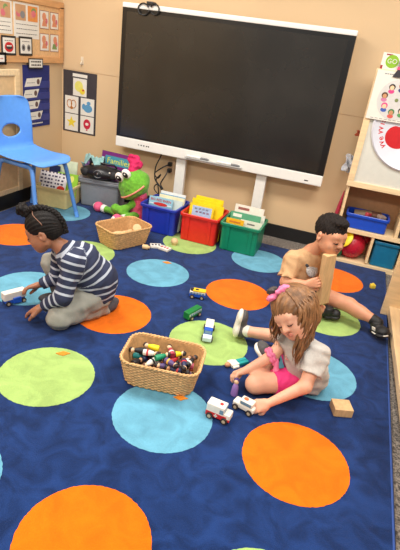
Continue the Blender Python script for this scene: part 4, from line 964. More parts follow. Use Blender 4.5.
# items in the shelf
t = thing('storage_bin', 'shallow blue bin of small toys on the middle shelf', 'bin', (0.205, 3.845, 0.28))
make_bin(t, 'tub', 0.325, 0.20, 0.118, 0.02, mat('bin_royal', (24, 74, 190), 0.35, 0.04), V(0, 0, 0), 0.0, 0.010, False)
for i, (dx, dy, sx, sy, rgb, lb) in enumerate(((-0.04, 0.0, 0.13, 0.09, (132, 112, 92), 'grey-brown flat piece in the shallow blue bin'), (0.06, 0.02, 0.09, 0.08, (110, 78, 66), 'dark brown piece in the shallow blue bin'), (0.10, -0.03, 0.06, 0.05, (150, 130, 120), 'pale grey piece in the right of the shallow blue bin'), (0.0, -0.05, 0.05, 0.03, (170, 50, 60), 'small red piece in the shallow blue bin'))):
    o = MB().box((0, 0, 0), (sx, sy, 0.03), None, 0.008).build('toy_piece', pm('piece_%d' % i, rgb)); o.location = (0.205+dx, 3.845+dy, 0.388+0.004*i); o.rotation_euler = (0.1, 0.12*(i-1), 0.3*i); tag(o, lb, 'toy piece', 'pieces in the shallow blue bin')
t = thing('rubber_ball', 'red bumpy rubber ball on the bottom shelf', 'ball', (0.148, 3.835, 0.022))
RB = mat('ball_red', (186, 20, 48), 0.4, 0.06)
m = MB(); m.ell((0, 0, 0.103), (0.103, 0.103, 0.103), None, 32, 20); b = m.build('ball', RB, t, True)
m = MB(); k = 260
for i in range(k):
    zc = 1-2*(i+0.5)/k; r = math.sqrt(1-zc*zc); a = i*2.399963; m.ell((0.1025*r*math.cos(a), 0.1025*r*math.sin(a), 0.103+0.1025*zc), (0.0042, 0.0042, 0.0042), None, 6, 4)
nb = m.build('nubs', RB, b, True); nb['kind'] = 'stuff'
o = MB().ell((0, 0, 0.06), (0.06, 0.06, 0.06), None, 24, 14).build('play_ball', mat('ball_dark_red', (150, 16, 40), 0.4), None, True); o.location = (0.225, 3.90, 0.13); tag(o, 'smaller dark red ball behind the bumpy ball', 'ball')
m = MB(); m.lathe([(0.068, 0.0), (0.075, 0.004), (0.075, 0.011), (0.068, 0.016), (0.04, 0.02), (0.001, 0.02)], 28); o = m.build('yellow_disc', mat('disc_yellow', (238, 206, 30), 0.4, 0.04), None, 'auto'); o.location = (0.086, 3.775, 0.180); o.rotation_euler = (0.65, -0.85, 0.0); tag(o, 'yellow plastic flying disc resting on the red ball', 'disc')
o = MB().ell((0, 0, 0.04), (0.035, 0.05, 0.04), None, 16, 10).build('green_ball', mat('ball_green', (20, 100, 60), 0.5), None, True); o.location = (0.058, 3.785, 0.022); tag(o, 'dark green soft ball left of the bumpy red ball', 'ball')
t = thing('storage_bin', 'teal blue plastic bin on the bottom shelf', 'bin', (0.402, 3.845, 0.022))
make_bin(t, 'tub', 0.205, 0.20, 0.205, 0.02, mat('bin_teal', (16, 110, 150), 0.4, 0.05), V(0, 0, 0), 0, 0.008, False)
t = thing('toy_box', 'dark grey toy box right of the divider on the middle shelf', 'box', (0.54, 3.84, 0.28)); MB().box2((-0.08, -0.08, 0), (0.09, 0.09, 0.10), 0.008).build('box', pm('box_grey', (70, 70, 80)), t); MB().box2((-0.06, -0.083, 0.03), (0.05, -0.079, 0.07)).build('label', PAPER, t)
# clutter between shelf and wall
m = MB(); m.tube([(-0.03, 3.90, 0.0), (-0.035, 3.90, 0.2), (-0.02, 3.90, 0.40), (0.0-0.012, 3.90, 0.52)], [0.03, 0.035, 0.026, 0.006], 10, False, 0.6); o = m.build('rolled_cloth', mat('clutter_red', (176, 40, 70), 0.7, 0.1), None, True); tag(o, 'rolled red cloth standing between the tall shelf and wall', 'cloth')
o = crumple('crumpled clear plastic bag sticking out beside the tall shelf', 'bag', 'plastic_bag', (-0.04, 3.90, 0.73), (0.07, 0.13, 0.05), (206, 208, 214), 6); o.rotation_euler = (1.3, 0.2, 0.3)
o = crumple('small orange-red paper scrap sticking out beside the tall shelf', 'paper scrap', 'paper_scrap', (-0.02, 3.90, 0.955), (0.04, 0.04, 0.03), (190, 90, 60), 8); o.rotation_euler = (1.2, 0.2, 0.3)

# ------------------------------------------------------------------ low wooden shelf along the right edge of the rug
t = thing('low_shelf', 'low open birch shelf along the right edge of the rug', 'shelf', (0.7, 2.1, -0.012), 0.034); o2 = tuple(t.location)
MB(o2).box2((0.430, 2.985, 0.002), (0.85, 3.01, 0.70), 0.003).build('end_panel', WOOD, t)
MB(o2).box2((0.468, 1.0, 0.02), (0.85, 2.985, 0.07), 0.003).build('bottom_shelf', mat('birch_wood_y', (238, 206, 160), 0.45, 0.08, 6, stretch=(9, 1, 9)), t)
MB(o2).box2((0.83, 1.0, 0.07), (0.85, 2.985, 0.68)).build('back_panel', WOOD, t)
MB(o2).box2((0.50, 1.0, -0.012), (0.52, 2.985, 0.02)).build('plinth', WOOD, t)
MB(o2).box2((0.475, 1.0, 0.68), (0.85, 2.985, 0.70), 0.003).build('top_board', WOODH, t)
MB(o2).box2((0.468, 1.0, 0.002), (0.85, 1.025, 0.70), 0.003).build('end_panel', WOOD, t)
for i, (y, lb) in enumerate(((2.66, 'purple foam ring farther back on the low shelf'), (2.52, 'purple foam ring nearer on the low shelf'))):
    m = MB(); m.tube([(0.03*math.cos(a), 0.045*math.sin(a), 0.01) for a in np.linspace(0, 2*math.pi, 20, endpoint=False)], 0.011, 8, True); o = m.build('foam_ring', pm('foam_purple', (110, 80, 190)), None, True); o.location = (0.53, y, 0.071); tag(o, lb, 'toy ring', 'purple rings on the low shelf')

# ------------------------------------------------------------------ children
cR, cU, cT = V(*CAM_R), V(*CAM_U), -V(*CAM_W)
def frame3(F, U):
    F = unit(F); U = unit(U-F*(U@F)); L = np.cross(U, F); return np.stack([L, F, U], 1)     # columns: left, forward, up
def skin_mat(name, rgb): return mat(name, rgb, 0.5, 0.05, 25, bump=0.03, bscale=300, sss=0.15)
def head_prims(c, M, s=1.0):
    P = lambda x, y, z: c+M@(V(x, y, z)*s)
    L = [elp(P(0, -0.010, 0.022), V(0.073, 0.089, 0.080)*s, M, 0.012*s), elp(P(0, 0.026, -0.026), V(0.060, 0.058, 0.066)*s, M, 0.03*s),
         cap(P(-0.012, 0.052, -0.078), P(0.012, 0.052, -0.078), 0.019*s, 0.019*s, 0.03*s)]
    for q in (-1, 1):
        L += [sph(P(q*0.034, 0.050, -0.044), 0.027*s, 0.02*s), cap(P(q*0.05, 0.0, -0.055), P(q*0.02, 0.045, -0.078), 0.018*s, 0.018*s, 0.03*s)]
    L += [cap(P(-0.030, 0.064, 0.014), P(0.030, 0.064, 0.014), 0.016*s, 0.016*s, 0.02*s)]
    for q in (-1, 1):
        L += [sph(P(q*0.029, 0.096, -0.007), 0.013*s, 0.014*s, 's'), elp(P(q*0.029, 0.070, -0.008), V(0.016, 0.014, 0.012)*s, M, 0.005*s)]
    L += [cap(P(0, 0.080, -0.004), P(0, 0.093, -0.030), 0.0075*s, 0.0105*s, 0.010*s)]
    for q in (-1, 1):
        L += [sph(P(q*0.0095, 0.086, -0.033), 0.0068*s, 0.006*s), elp(P(q*0.075, -0.006, -0.016), V(0.009, 0.018, 0.027)*s, M@rotz(-q*0.35), 0.006*s), sph(P(q*0.086, 0.0, -0.012), 0.009*s, 0.006*s, 's')]
    return L, P
def face_parts(body, P, M, s, off, lip, brow, lash):
    for q in (-1, 1):
        MB(off).tube([P(q*0.016, 0.0815, -0.0125), P(q*0.024, 0.0855, -0.0165), P(q*0.033, 0.0835, -0.0175), P(q*0.044, 0.0745, -0.0145)], [0.0012*s, 0.0026*s, 0.0028*s, 0.0012*s], 6).build('eyelash', lash, body, True)
        MB(off).tube([P(q*0.014, 0.0815, 0.012), P(q*0.026, 0.081, 0.0185), P(q*0.038, 0.074, 0.018), P(q*0.047, 0.066, 0.012)], [0.0022*s, 0.0034*s, 0.003*s, 0.0012*s], 6, False, 0.6).build('eyebrow', brow, body, True)
    MB(off).tube([P(-0.017, 0.0785, -0.0545), P(-0.008, 0.0845, -0.0525), P(0, 0.0850, -0.0538), P(0.008, 0.0845, -0.0525), P(0.017, 0.0785, -0.0545)], [0.0014*s, 0.0038*s, 0.0036*s, 0.0038*s, 0.0014*s], 7).build('upper_lip', lip, body, True)
    MB(off).tube([P(-0.015, 0.0785, -0.0565), P(-0.007, 0.0835, -0.0605), P(0.007, 0.0835, -0.0605), P(0.015, 0.0785, -0.0565)], [0.0014*s, 0.0044*s, 0.0044*s, 0.0014*s], 7).build('lower_lip', lip, body, True)
def hand_prims(w, d, n, ts, L=0.105, curl=(0.35, 0.45, 0.35), spread=0.10, thumb=(0.6, 0.7, 0.35)):
    """w wrist, d along the fingers, n the way the palm faces, ts=+1/-1 picks the thumb side"""
    d = unit(d); n = unit(n-d*(n@d)); t = np.cross(n, d)*ts; k = L/0.105; out = []
    for i, (off, ln) in enumerate(((0.022, 0.041), (0.0075, 0.046), (-0.0075, 0.043), (-0.0215, 0.034))):
        b = w+d*0.012*k+t*off*0.55*k; kn = w+d*(0.052-0.004*abs(i-1.2))*k+t*off*k
        out.append(cap(b, kn, 0.0125*k, 0.0090*k, 0.010))
        dr = unit(d+t*spread*(off/0.02)); p = kn; a = 0.0
        for sgi, (fr, cu) in enumerate(zip((0.45, 0.30, 0.25), curl)):
            a += cu*(1+0.08*i); dd = dr*math.cos(a)+n*math.sin(a); q = p+dd*ln*fr*k
            out.append(cap(p, q, (0.0078-0.0006*sgi)*k, (0.0072-0.0007*sgi)*k, 0.002)); p = q
    b = w+d*0.014*k+t*0.016*k+n*0.004*k; m1 = b+unit(d*thumb[0]+t*thumb[1]+n*thumb[2])*0.030*k; m2 = m1+unit(d*(thumb[0]+0.5)+t*(thumb[1]-0.45)+n*(thumb[2]+0.15))*0.026*k
    out += [cap(b, m1, 0.0125*k, 0.0092*k, 0.010), cap(m1, m2, 0.0086*k, 0.0068*k, 0.003)]
    return out
def stripes_mat(name, a, b):
    m = bpy.data.materials.new(name); m.use_nodes = True; nt = m.node_tree; p = nt.nodes['Principled BSDF']; p.inputs['Roughness'].default_value = 0.9
    at = nt.nodes.new('ShaderNodeAttribute'); at.attribute_name = 'pattern'
    fr = nt.nodes.new('ShaderNodeMath'); fr.operation = 'FRACT'; gt = nt.nodes.new('ShaderNodeMath'); gt.operation = 'GREATER_THAN'; gt.inputs[1].default_value = 0.70
    mx = nt.nodes.new('ShaderNodeMix'); mx.data_type = 'RGBA'; mx.inputs[6].default_value = lin(a)+(1,); mx.inputs[7].default_value = lin(b)+(1,)
    nt.links.new(at.outputs['Fac'], fr.inputs[0]); nt.links.new(fr.outputs[0], gt.inputs[0]); nt.links.new(gt.outputs[0], mx.inputs[0])
    tc = nt.nodes.new('ShaderNodeTexCoord'); no = nt.nodes.new('ShaderNodeTexNoise'); no.inputs['Scale'].default_value = 250; bp = nt.nodes.new('ShaderNodeBump'); bp.inputs['Strength'].default_value = 0.2; bp.inputs['Distance'].default_value = 0.004
    nt.links.new(tc.outputs['Object'], no.inputs['Vector']); nt.links.new(no.outputs[0], bp.inputs['Height']); nt.links.new(bp.outputs[0], p.inputs['Normal'])
    nt.links.new(mx.outputs[2], p.inputs['Base Color']); return m
def axial(paths, pitch):
    """pattern = distance along the nearest chain of segments"""
    def fn(Pn):
        best = np.full(len(Pn), 9.0); val = np.zeros(len(Pn))
        for o0, pts, rad in paths:
            acc = o0
            for a, b in zip(pts[:-1], pts[1:]):
                a, b = np.array(a, float), np.array(b, float); ab = b-a; L = np.linalg.norm(ab); t0 = ((Pn-a)@ab)/L**2; t = np.clip(t0, 0, 1)
                d = np.linalg.norm(Pn-(a+t[:, None]*ab), axis=1)-rad; te = np.clip(t0, -0.6, 1.6) if len(pts) == 2 else t
                m = d < best; best = np.where(m, d, best); val = np.where(m, acc+te*L, val); acc += L
        return val/pitch
    return fn
def shoe(parent, off, heel, toe, soleN, mats, hw=0.034, nm='shoe', h=0.0045):
    """shoe along heel->toe; soleN points out of the sole"""
    heel, toe = V(*heel), V(*toe); d = unit(toe-heel); n = unit(V(*soleN)-d*(V(*soleN)@d)); t = np.cross(d, n); M = np.stack([d, t, n], 1); L = np.linalg.norm(toe-heel); c = (heel+toe)/2
    up = [elp(c+d*L*0.20-n*0.018, (L*0.34, hw*0.92, 0.026), M, 0.02), elp(c-d*L*0.24-n*0.028, (L*0.26, hw*0.82, 0.036), M, 0.02), cap(c-d*L*0.26-n*0.03, c-d*L*0.24-n*0.058, 0.030, 0.028, 0.015, False, True)]
    u = field(nm, up, h, mats[0], parent, None, off)
    sl = [elp(c+d*L*0.22, (L*0.32, hw*1.12, 0.019), M, 0.01), elp(c-d*L*0.24, (L*0.30, hw*0.98, 0.021), M, 0.02)]
    field('sole', sl, h, mats[1], u, None, off)
    return u, M, c
# ================= kneeling child in the striped sweater
co = (-1.16, 1.98, FL)
kid = thing('person', 'child in a navy striped sweater kneeling with a toy truck', 'person', co)
pelvis, spine, chest, neck = V(-1.135, 2.045, .125), V(-1.150, 2.035, .235), V(-1.195, 1.995, .325), V(-1.262, 1.965, .388)
lsh, lelb, lwri = V(-1.185, 1.905, .350), V(-1.196, 1.838, .185), V(-1.308, 1.832, .098)
rsh, relb, rwri = V(-1.345, 2.055, .315), V(-1.360, 2.03, .170), V(-1.428, 1.985, .125)
lhip, lknee, lank, lfoot = V(-1.150, 1.985, .125), V(-1.212, 1.828, .062), V(-1.120, 2.01, .045), V(-1.078, 2.105, .035)
rhip, rknee, rank = V(-1.20, 2.10, .12), V(-1.415, 2.055, .235), V(-1.375, 2.075, .06)
SK1 = skin_mat('skin_brown', (166, 112, 84))
hc1 = V(-1.362, 1.925, .478); s1 = 1.0
M1 = frame3(-0.93*cR-0.27*cU-0.08*cT, -0.28*cR+0.87*cU+0.34*cT)
hpr, P1 = head_prims(hc1, M1, s1)
body = hpr+[cap(neck-V(0, 0, .03), P1(0, -0.02, -0.06), 0.036, 0.036, 0.02), cap(chest, neck, 0.06, 0.04, 0.03), cap(pelvis, chest, 0.06, 0.06, 0.03),
            cap(lsh, lelb, 0.03, 0.027, 0.02), cap(lelb, lwri, 0.027, 0.018, 0.015), cap(rsh, relb, 0.03, 0.027, 0.02), cap(relb, rwri, 0.026, 0.018, 0.015), cap(chest, lsh, .05, .03, .02), cap(chest, rsh, .05, .03, .02),
            cap(lhip, lknee, 0.045, 0.04, 0.02), cap(lknee, lank, 0.034, 0.028, 0.01), cap(rhip, rknee, 0.045, 0.04, 0.02), cap(rknee, rank, 0.034, 0.028, 0.01), cap(pelvis, lhip, .06, .05, .02), cap(pelvis, rhip, .06, .05, .02)]
body += hand_prims(lwri-V(0.008, 0, .004), V(-0.128, 0.012, -0.080), V(-0.2, 0.1, -1), -1, 0.128, (0.15, 0.30, 0.25), 0.16)
body += hand_prims(rwri-V(0.006, 0.004, .0), V(-0.085, -0.05, -0.030), V(-0.15, -0.45, -0.9), 1, 0.122, (0.25, 0.45, 0.35), 0.08, (0.7, 0.5, 0.5))
b = field('body', body, 0.0042, SK1, kid, None, co)
DK = mat('hair_black', (24, 19, 18), 0.62, 0.3, 90, spec=0.25, bump=0.25, bscale=160, stretch=(1, 1, 0.3))
face_parts(b, P1, M1, s1, co, mat('lip_brown', (150, 84, 72), 0.5), DK, DK)
hairp = [elp(P1(0, -0.012, 0.026), V(0.080, 0.095, 0.087), M1, 0.01), elp(P1(0, -0.055, -0.02), V(0.06, 0.045, 0.05), M1, 0.03), elp(P1(0, 0.108, -0.052), V(0.105, 0.062, 0.088), M1, 0.008, 's'),
         elp(P1(0.085, 0.0, -0.03), V(0.03, 0.024, 0.036), M1, 0.006, 's'), elp(P1(-0.085, 0.0, -0.03), V(0.03, 0.024, 0.036), M1, 0.006, 's'), pl(P1(0, 0, -0.066), M1@V(0, -0.25, -1))]
def comb(X, Y, Z):
    q = [(X-hc1[0])*M1[0, i]+(Y-hc1[1])*M1[1, i]+(Z-hc1[2])*M1[2, i] for i in range(3)]
    return 0.0016*np.sin(np.arctan2(q[0], q[2]+0.02)*34)
hr = field('hair', hairp, 0.0042, DK, kid, comb, co)
def braid(pts, r, nm='braid'):
    Q = bez(pts, 6); m = MB(co)
    for i in range(len(Q)-1):
        d = unit(Q[i+1]-Q[i]); u, w_, _ = basis(d)
        for ph in (0, 2.1, 4.2): m.ell(Q[i]+r*0.55*(math.cos(i*0.9+ph)*u+math.sin(i*0.9+ph)*w_), (r*0.75,)*3, None, 8, 6)
    o = m.build(nm, DK, hr, True); return o
braid([P1(0.012, 0.030, 0.112), P1(0.020, 0.0, 0.118), P1(0.022, -0.05, 0.104), P1(0.020, -0.088, 0.066), P1(0.016, -0.106, 0.015), P1(0.012, -0.098, -0.045)], 0.014)
braid([P1(-0.045, 0.04, 0.10), P1(-0.055, 0.0, 0.098), P1(-0.055, -0.05, 0.078), P1(-0.04, -0.085, 0.04), P1(-0.03, -0.095, -0.03)], 0.010)
bun = [sph(P1(0.0, 0.056, 0.120), 0.028), sph(P1(0.018, 0.062, 0.136), 0.019), sph(P1(-0.018, 0.058, 0.138), 0.019), cap(P1(0, 0.035, 0.095), P1(0, 0.056, 0.118), 0.026, 0.022), sph(P1(0.0, 0.078, 0.122), 0.018)]
field('bun', bun, 0.004, DK, hr, folds(0.003, 0.02, 3), co)
m = MB(co); m.tube([P1(0.0815*math.sin(a), -0.012+0.018*math.sin(3*a), 0.026+0.0885*math.cos(a)) for a in np.linspace(0.35, 1.45, 14)], 0.0017, 6, False, 0.5); m.build('parting', mat('scalp_brown', (142, 102, 82), 0.7), hr, True)
sw = [cap(pelvis+V(0.0, 0.01, 0.005), spine, 0.098, 0.097, 0.04), cap(spine, chest, 0.097, 0.092, 0.04), cap(chest, neck+V(0.02, 0.006, -0.012), 0.088, 0.052, 0.05), cap(lsh, rsh, 0.052, 0.05, 0.05),
      cap(lsh, lelb, 0.050, 0.043, 0.03), cap(lelb, lwri, 0.042, 0.030, 0.02, False, True), cap(rsh, relb, 0.048, 0.042, 0.03), cap(relb, rwri, 0.040, 0.029, 0.02, False, True), elp(V(-1.095, 2.06, .215), (0.075, 0.08, 0.09), None, 0.05)]
sw.append(pl(pelvis+V(0, 0, -0.045), V(0.35, 0.1, -1)))
STR = stripes_mat('sweater_stripes', (44, 50, 76), (178, 184, 196))
tors = [pelvis-(spine-pelvis), pelvis, spine, chest, neck+V(-.06, -.03, .08)]
field('sweater', sw, 0.0052, STR, kid, folds(0.0028, 0.06, 4), co, axial([(0.0, tors, 0.09), (-0.084, [lsh-(lelb-lsh)*0.45, lelb, lwri, lwri+(lwri-lelb)*0.3], 0.042), (-0.0806, [rsh-(relb-rsh)*0.45, relb, rwri, rwri+(rwri-relb)*0.3], 0.042)], 0.040))
GP1 = mat('trousers_grey', (150, 148, 138), 0.9, 0.06, 30, bump=0.15, bscale=200)
field('trousers', [cap(pelvis, lhip, 0.088, 0.08, 0.03), cap(pelvis, rhip, 0.088, 0.075, 0.03), cap(lhip, lknee, 0.075, 0.058, 0.03), cap(lknee, lank, 0.056, 0.043, 0.025, False, False), cap(lank, lfoot-V(0.008, 0.02, 0), 0.043, 0.036, 0.02, False, True), cap(rhip, rknee, 0.07, 0.05, 0.03), cap(rknee, rank, 0.048, 0.04, 0.02, False, True), pl((0, 0, FL+0.002), (0, 0, -1))], 0.0052, GP1, kid, folds(0.0035, 0.055, 6), co)
m = MB(co); m.tube([lhip+V(0.01, -0.074, 0.012), (lhip+lknee)/2+V(0.03, -0.062, 0.004), lknee+V(0.035, -0.047, -0.012)], 0.0035, 6); m.build('side_seam', mat('seam_light', (196, 194, 184), 0.8), kid, True)
SOCK = mat('sock_dark', (74, 70, 74), 0.9, 0.1)
field('sock', [cap(lfoot-V(0.01, 0.025, 0), lfoot+V(0.006, 0.02, 0), 0.034, 0.032, 0.01), elp(lfoot+V(-0.005, 0.055, -0.003), (0.032, 0.05, 0.026), None, 0.02)], 0.005, SOCK, kid, None, co)
field('sock', [cap(rank+V(0, 0, -0.01), rank+V(0, 0, -0.03), 0.03, 0.028, 0.01), elp(rank+V(-0.035, -0.035, -0.034), (0.065, 0.032, 0.024), rotz(0.78), 0.02)], 0.005, SOCK, kid, None, co)

# ================= girl with the pink bow
go = (0.0, 1.95, FL)
girl = thing('person', 'girl in grey shirt and pink shorts with a pink hair bow', 'person', go)
pelvis, chest, neck = V(.050, 1.965, .085), V(.012, 1.925, .185), V(-.012, 1.90, .285)
lsh, lelb, lwri = V(.060, 1.850, .270), V(.042, 1.755, .155), V(-.085, 1.695, .060)
rsh, relb, rwri = V(-.085, 1.975, .235), V(-.130, 1.895, .165), V(-.226, 1.838, .088)
lhip, lknee, lank = V(.0, 1.90, .07), V(-.168, 1.792, .062), V(-.140, 1.98, .06)
rhip, rknee, rank = V(-.01, 2.03, .075), V(-.115, 2.215, .085), V(-.300, 2.205, .068)
SK2 = skin_mat('skin_fair', (228, 172, 142))
hc2 = V(-.080, 1.868, .425); s2_ = 1.02
M2 = frame3(-0.66*cR-0.50*cU+0.56*cT, -0.50*cR+0.80*cU+0.1*cT)
hpr, P2 = head_prims(hc2, M2, s2_)
body = hpr+[cap(neck-V(0, 0, .02), P2(0, -0.02, -0.06), 0.034, 0.034, 0.02), cap(chest, neck, 0.055, 0.036, 0.03), cap(pelvis, chest, 0.06, 0.055, 0.03), cap(neck-V(0, 0, .03), lsh, 0.035, 0.034, .03), cap(neck-V(0, 0, .03), rsh, 0.035, 0.032, .03),
            cap(lsh, lelb, 0.034, 0.029, 0.02), cap(lelb, lwri, 0.029, 0.0185, 0.015), cap(rsh, relb, 0.033, 0.028, 0.02), cap(relb, rwri, 0.028, 0.0185, 0.015),
            cap(pelvis, lhip, .06, .055, .02), cap(pelvis, rhip, .06, .05, .02), cap(lhip, lknee, 0.056, 0.043, 0.02), cap(lknee, lank, 0.040, 0.028, 0.02), elp((lknee*0.6+lank*0.4), (0.03, 0.045, 0.036), None, 0.03),
            cap(rhip, rknee, 0.054, 0.042, 0.02), cap(rknee, rank, 0.040, 0.028, 0.02), cap(rank, rank+V(-0.03, 0.004, 0), .028, .026, .01)]
body += hand_prims(lwri-V(0.004, .002, .002), V(-0.062, -0.020, -0.030), V(-0.45, 0.45, -0.75), -1, 0.104, (0.40, 0.60, 0.45), 0.05, (0.7, 0.6, 0.5))
body += hand_prims(rwri-V(0.004, .003, .002), V(-0.042, -0.034, -0.012), V(0.28, -0.42, -0.9), 1, 0.104, (0.55, 0.65, 0.50), 0.05, (0.75, 0.2, 0.85))
b = field('body', body, 0.0042, SK2, girl, None, go)
LB = mat('hair_light_brown', (140, 98, 62), 0.45, 0.35, 55, stretch=(1, 1, 0.25), bump=0.2, bscale=120)
face_parts(b, P2, M2, s2_, go, mat('lip_pink', (212, 138, 118), 0.5), mat('brow_brown', (150, 106, 76), 0.7), mat('lash_brown', (70, 46, 36), 0.6))
hairp = [elp(P2(0, -0.016, 0.028), V(0.088, 0.096, 0.088)*s2_, M2, 0.01), elp(P2(0, -0.05, -0.03), V(0.075, 0.06, 0.08)*s2_, M2, 0.04), elp(P2(0, 0.112, -0.050), V(0.066, 0.075, 0.094)*s2_, M2, 0.008, 's')]
def comb2(X, Y, Z):
    q = [(X-hc2[0])*M2[0, i]+(Y-hc2[1])*M2[1, i]+(Z-hc2[2])*M2[2, i] for i in range(3)]
    return 0.0022*np.sin(np.arctan2(q[0], q[2]+0.03)*30+6*q[1]*10)
hg = field('hair', hairp, 0.0045, LB, girl, comb2, go)
g5 = random.Random(5); m = MB(go)
lh = lsh+(lelb-lsh)*0.62; rh = rsh+(relb-rsh)*0.45
SHIRT = [cap(pelvis+V(0.0, 0.0, -0.01), chest, 0.092, 0.086, 0.03), cap(chest, neck-V(0, 0, .035), 0.086, 0.052, 0.04), cap(neck-V(0.0, 0, .052), lsh-V(0, 0, .006), 0.05, 0.046, .04), cap(neck-V(0, 0, .05), rsh, 0.05, 0.044, .04), cap(lsh, lh, 0.050, 0.053, 0.03, False, True), cap(rsh, rh, 0.046, 0.048, 0.03, False, True)]
HEADE = hairp[0]; FACEB = hpr[:5]
def keep_out(p, gap):
    for _ in range(2):
        for q in SHIRT+[HEADE]:
            dq = float(pdist(q, *p))
            if dq < gap:
                e = 1e-3; gr = V(*[(float(pdist(q, *(p+e*ax)))-dq)/e for ax in np.eye(3)]); gl = np.linalg.norm(gr)
                if gl > 1e-6: p = p+gr/gl*(gap-dq)
    return p
def strand(th, ln, r0, gap):
    pts = []; ph = g5.uniform(0, 6.28); wv_ = g5.uniform(0.002, 0.005); a1 = 1.45+g5.uniform(-.1, .25)
    for k in range(7):
        a = 0.25+(a1-0.25)*k/6
        x, y, z = math.sin(a)*math.cos(th), -math.sin(a)*math.sin(th), math.cos(a)
        pts.append(P2(x*0.0885, -0.016+y*0.098, 0.028+z*0.090))
    p = pts[-1]; d = unit(pts[-1]-pts[-2]); n_ = max(3, int(ln/0.014))
    for k in range(n_):
        d = unit(d*0.72+V(0, 0, -1)*0.28); p = keep_out(p+d*0.014+0.0035*V(math.sin(k*0.7+ph), math.cos(k*0.7+ph), 0), gap)
        pts.append(p)
    rr = [r0*(0.6+0.4*min(1, i/3)) for i in range(len(pts))]; e = len(pts)
    for i in range(5): rr[e-1-i] *= (0.15+0.17*i)
    m.tube(pts, rr, 5, False, 0.75)
for i in range(400):
    u = g5.random()
    th = g5.uniform(-0.50, 0.7) if u < 0.52 else (g5.uniform(0.5, 2.6) if u < 0.8 else g5.uniform(2.4, math.pi+0.55))
    ln = g5.uniform(0.20, 0.30) if th < 2.4 else g5.uniform(0.10, 0.17)
    strand(th, ln, g5.uniform(0.0032, 0.0060), g5.uniform(0.003, 0.014))
lk = m.build('long_locks', LB, hg, True); lk['kind'] = 'stuff'
# bow
PK = mat('bow_pink', (236, 120, 160), 0.55, 0.06); PKD = mat('bow_dark', (70, 60, 56), 0.6, 0.4, 200)
bc = P2(-0.005, 0.035, 0.116)+cR*0.012+cU*0.008
bw_ = field('hair_bow', [elp(bc+cR*0.030+cU*0.012, (0.030, 0.016, 0.020), np.stack([unit(cR+0.4*cU), cT, unit(cU-0.4*cR)], 1), 0.006), elp(bc+cR*0.034-cU*0.010, (0.026, 0.014, 0.014), np.stack([unit(cR-0.4*cU), cT, unit(cU+0.4*cR)], 1), 0.006), sph(bc+cT*0.006, 0.012, 0.006), elp(bc-cR*0.022-cU*0.022, (0.024, 0.014, 0.015), np.stack([unit(cR+0.5*cU), cT, unit(cU-0.5*cR)], 1), 0.006)], 0.0032, PK, girl, folds(0.0015, 0.015, 2), go)
field('dark_loop', [elp(bc-cR*0.020+cU*0.008, (0.026, 0.015, 0.014), np.stack([unit(cR+0.5*cU), cT, unit(cU-0.5*cR)], 1), 0.006)], 0.0032, PKD, bw_, folds(0.001, 0.012, 5), go)
lh = lsh+(lelb-lsh)*0.62; rh = rsh+(relb-rsh)*0.45
GT = mat('tshirt_grey', (196, 190, 182), 0.9, 0.05, 120, bump=0.12, bscale=260)
field('shirt', [cap(pelvis+V(0.0, 0.0, -0.01), chest, 0.092, 0.086, 0.03), cap(chest, neck-V(0, 0, .035), 0.086, 0.052, 0.04), cap(neck-V(0.0, 0, .052), lsh-V(0, 0, .006), 0.05, 0.046, .04), cap(neck-V(0, 0, .05), rsh, 0.05, 0.044, .04), cap(lsh, lh, 0.050, 0.053, 0.03, False, True), cap(rsh, rh, 0.046, 0.048, 0.03, False, True), pl((0, 0, FL+0.004), (0, 0, -1))], 0.005, GT, girl, folds(0.0038, 0.055, 9), go)
m = MB(go)
for i in range(7):
    p = V(-.066, 1.868, .205)+V(0.010*(i % 4), -0.006*(i % 4), -0.016*(i//4)+0.003*(i % 2)); m.ell(p, (0.006, 0.004, 0.006), None, 8, 6)
m.build('shirt_print', mat('print_blush', (232, 170, 160), 0.7), girl, True)
HP = mat('shorts_pink', (226, 50, 122), 0.75, 0.06, 40, bump=0.1)
lhem = lhip+(lknee-lhip)*0.56; rhem = rhip+(rknee-rhip)*0.5
field('shorts', [cap(pelvis-V(0.02, 0.01, .01), lhip, 0.066, 0.066, 0.03), cap(pelvis-V(0.02, 0.0, .01), rhip, 0.066, 0.064, 0.03), cap(lhip, lhem, 0.068, 0.057, 0.02, False, True), cap(rhip, rhem, 0.064, 0.055, 0.02, False, True), pl((0, 0, FL+0.002), (0, 0, -1))], 0.005, HP, girl, folds(0.0022, 0.05, 12), go)
# pink ruffled band on the far arm
m = MB(go); dd = unit(rwri-relb); u_, w_, _ = basis(dd); cc = relb+dd*0.004
for rr_, of in ((0.033, -0.008), (0.034, 0.006)):
    m.tube([cc+dd*(of+0.004*math.sin(a*7))+rr_*(1+0.08*math.sin(a*9))*(math.cos(a)*u_+math.sin(a)*w_) for a in np.linspace(0, 2*math.pi, 44, endpoint=False)], 0.0085, 7, True)
m.build('arm_ruffle', PK, girl, True)
field('ribbon', [cap(cc+V(0.028, -0.02, 0.0), cc+V(0.036, -0.032, -0.045), 0.010, 0.013, 0.01), cap(cc+V(0.036, -0.032, -0.045), cc+V(0.03, -0.032, -0.08), 0.013, 0.008, 0.01)], 0.0035, PK, girl, None, go)
SG = mat('shoe_grey', (82, 78, 78), 0.7, 0.15, 80, bump=0.2); SWh = mat('shoe_white', (232, 226, 212), 0.6, 0.03)
sh, Ms, cs = shoe(girl, go, (-.366, 2.192, .026), (-.362, 2.235, .168), (-1, -0.25, -0.05), (SG, SWh), 0.040)
field('sock', [cap(rank+V(0.004, 0, 0), rank+V(-0.030, 0.002, -0.002), 0.0315, 0.0315, 0.005, True, True)], 0.004, SWh, girl, None, go)
shoe(girl, go, (-.128, 1.960, .050), (-.222, 2.035, .120), (-0.75, 0.50, 0.25), (SG, SWh), 0.038)

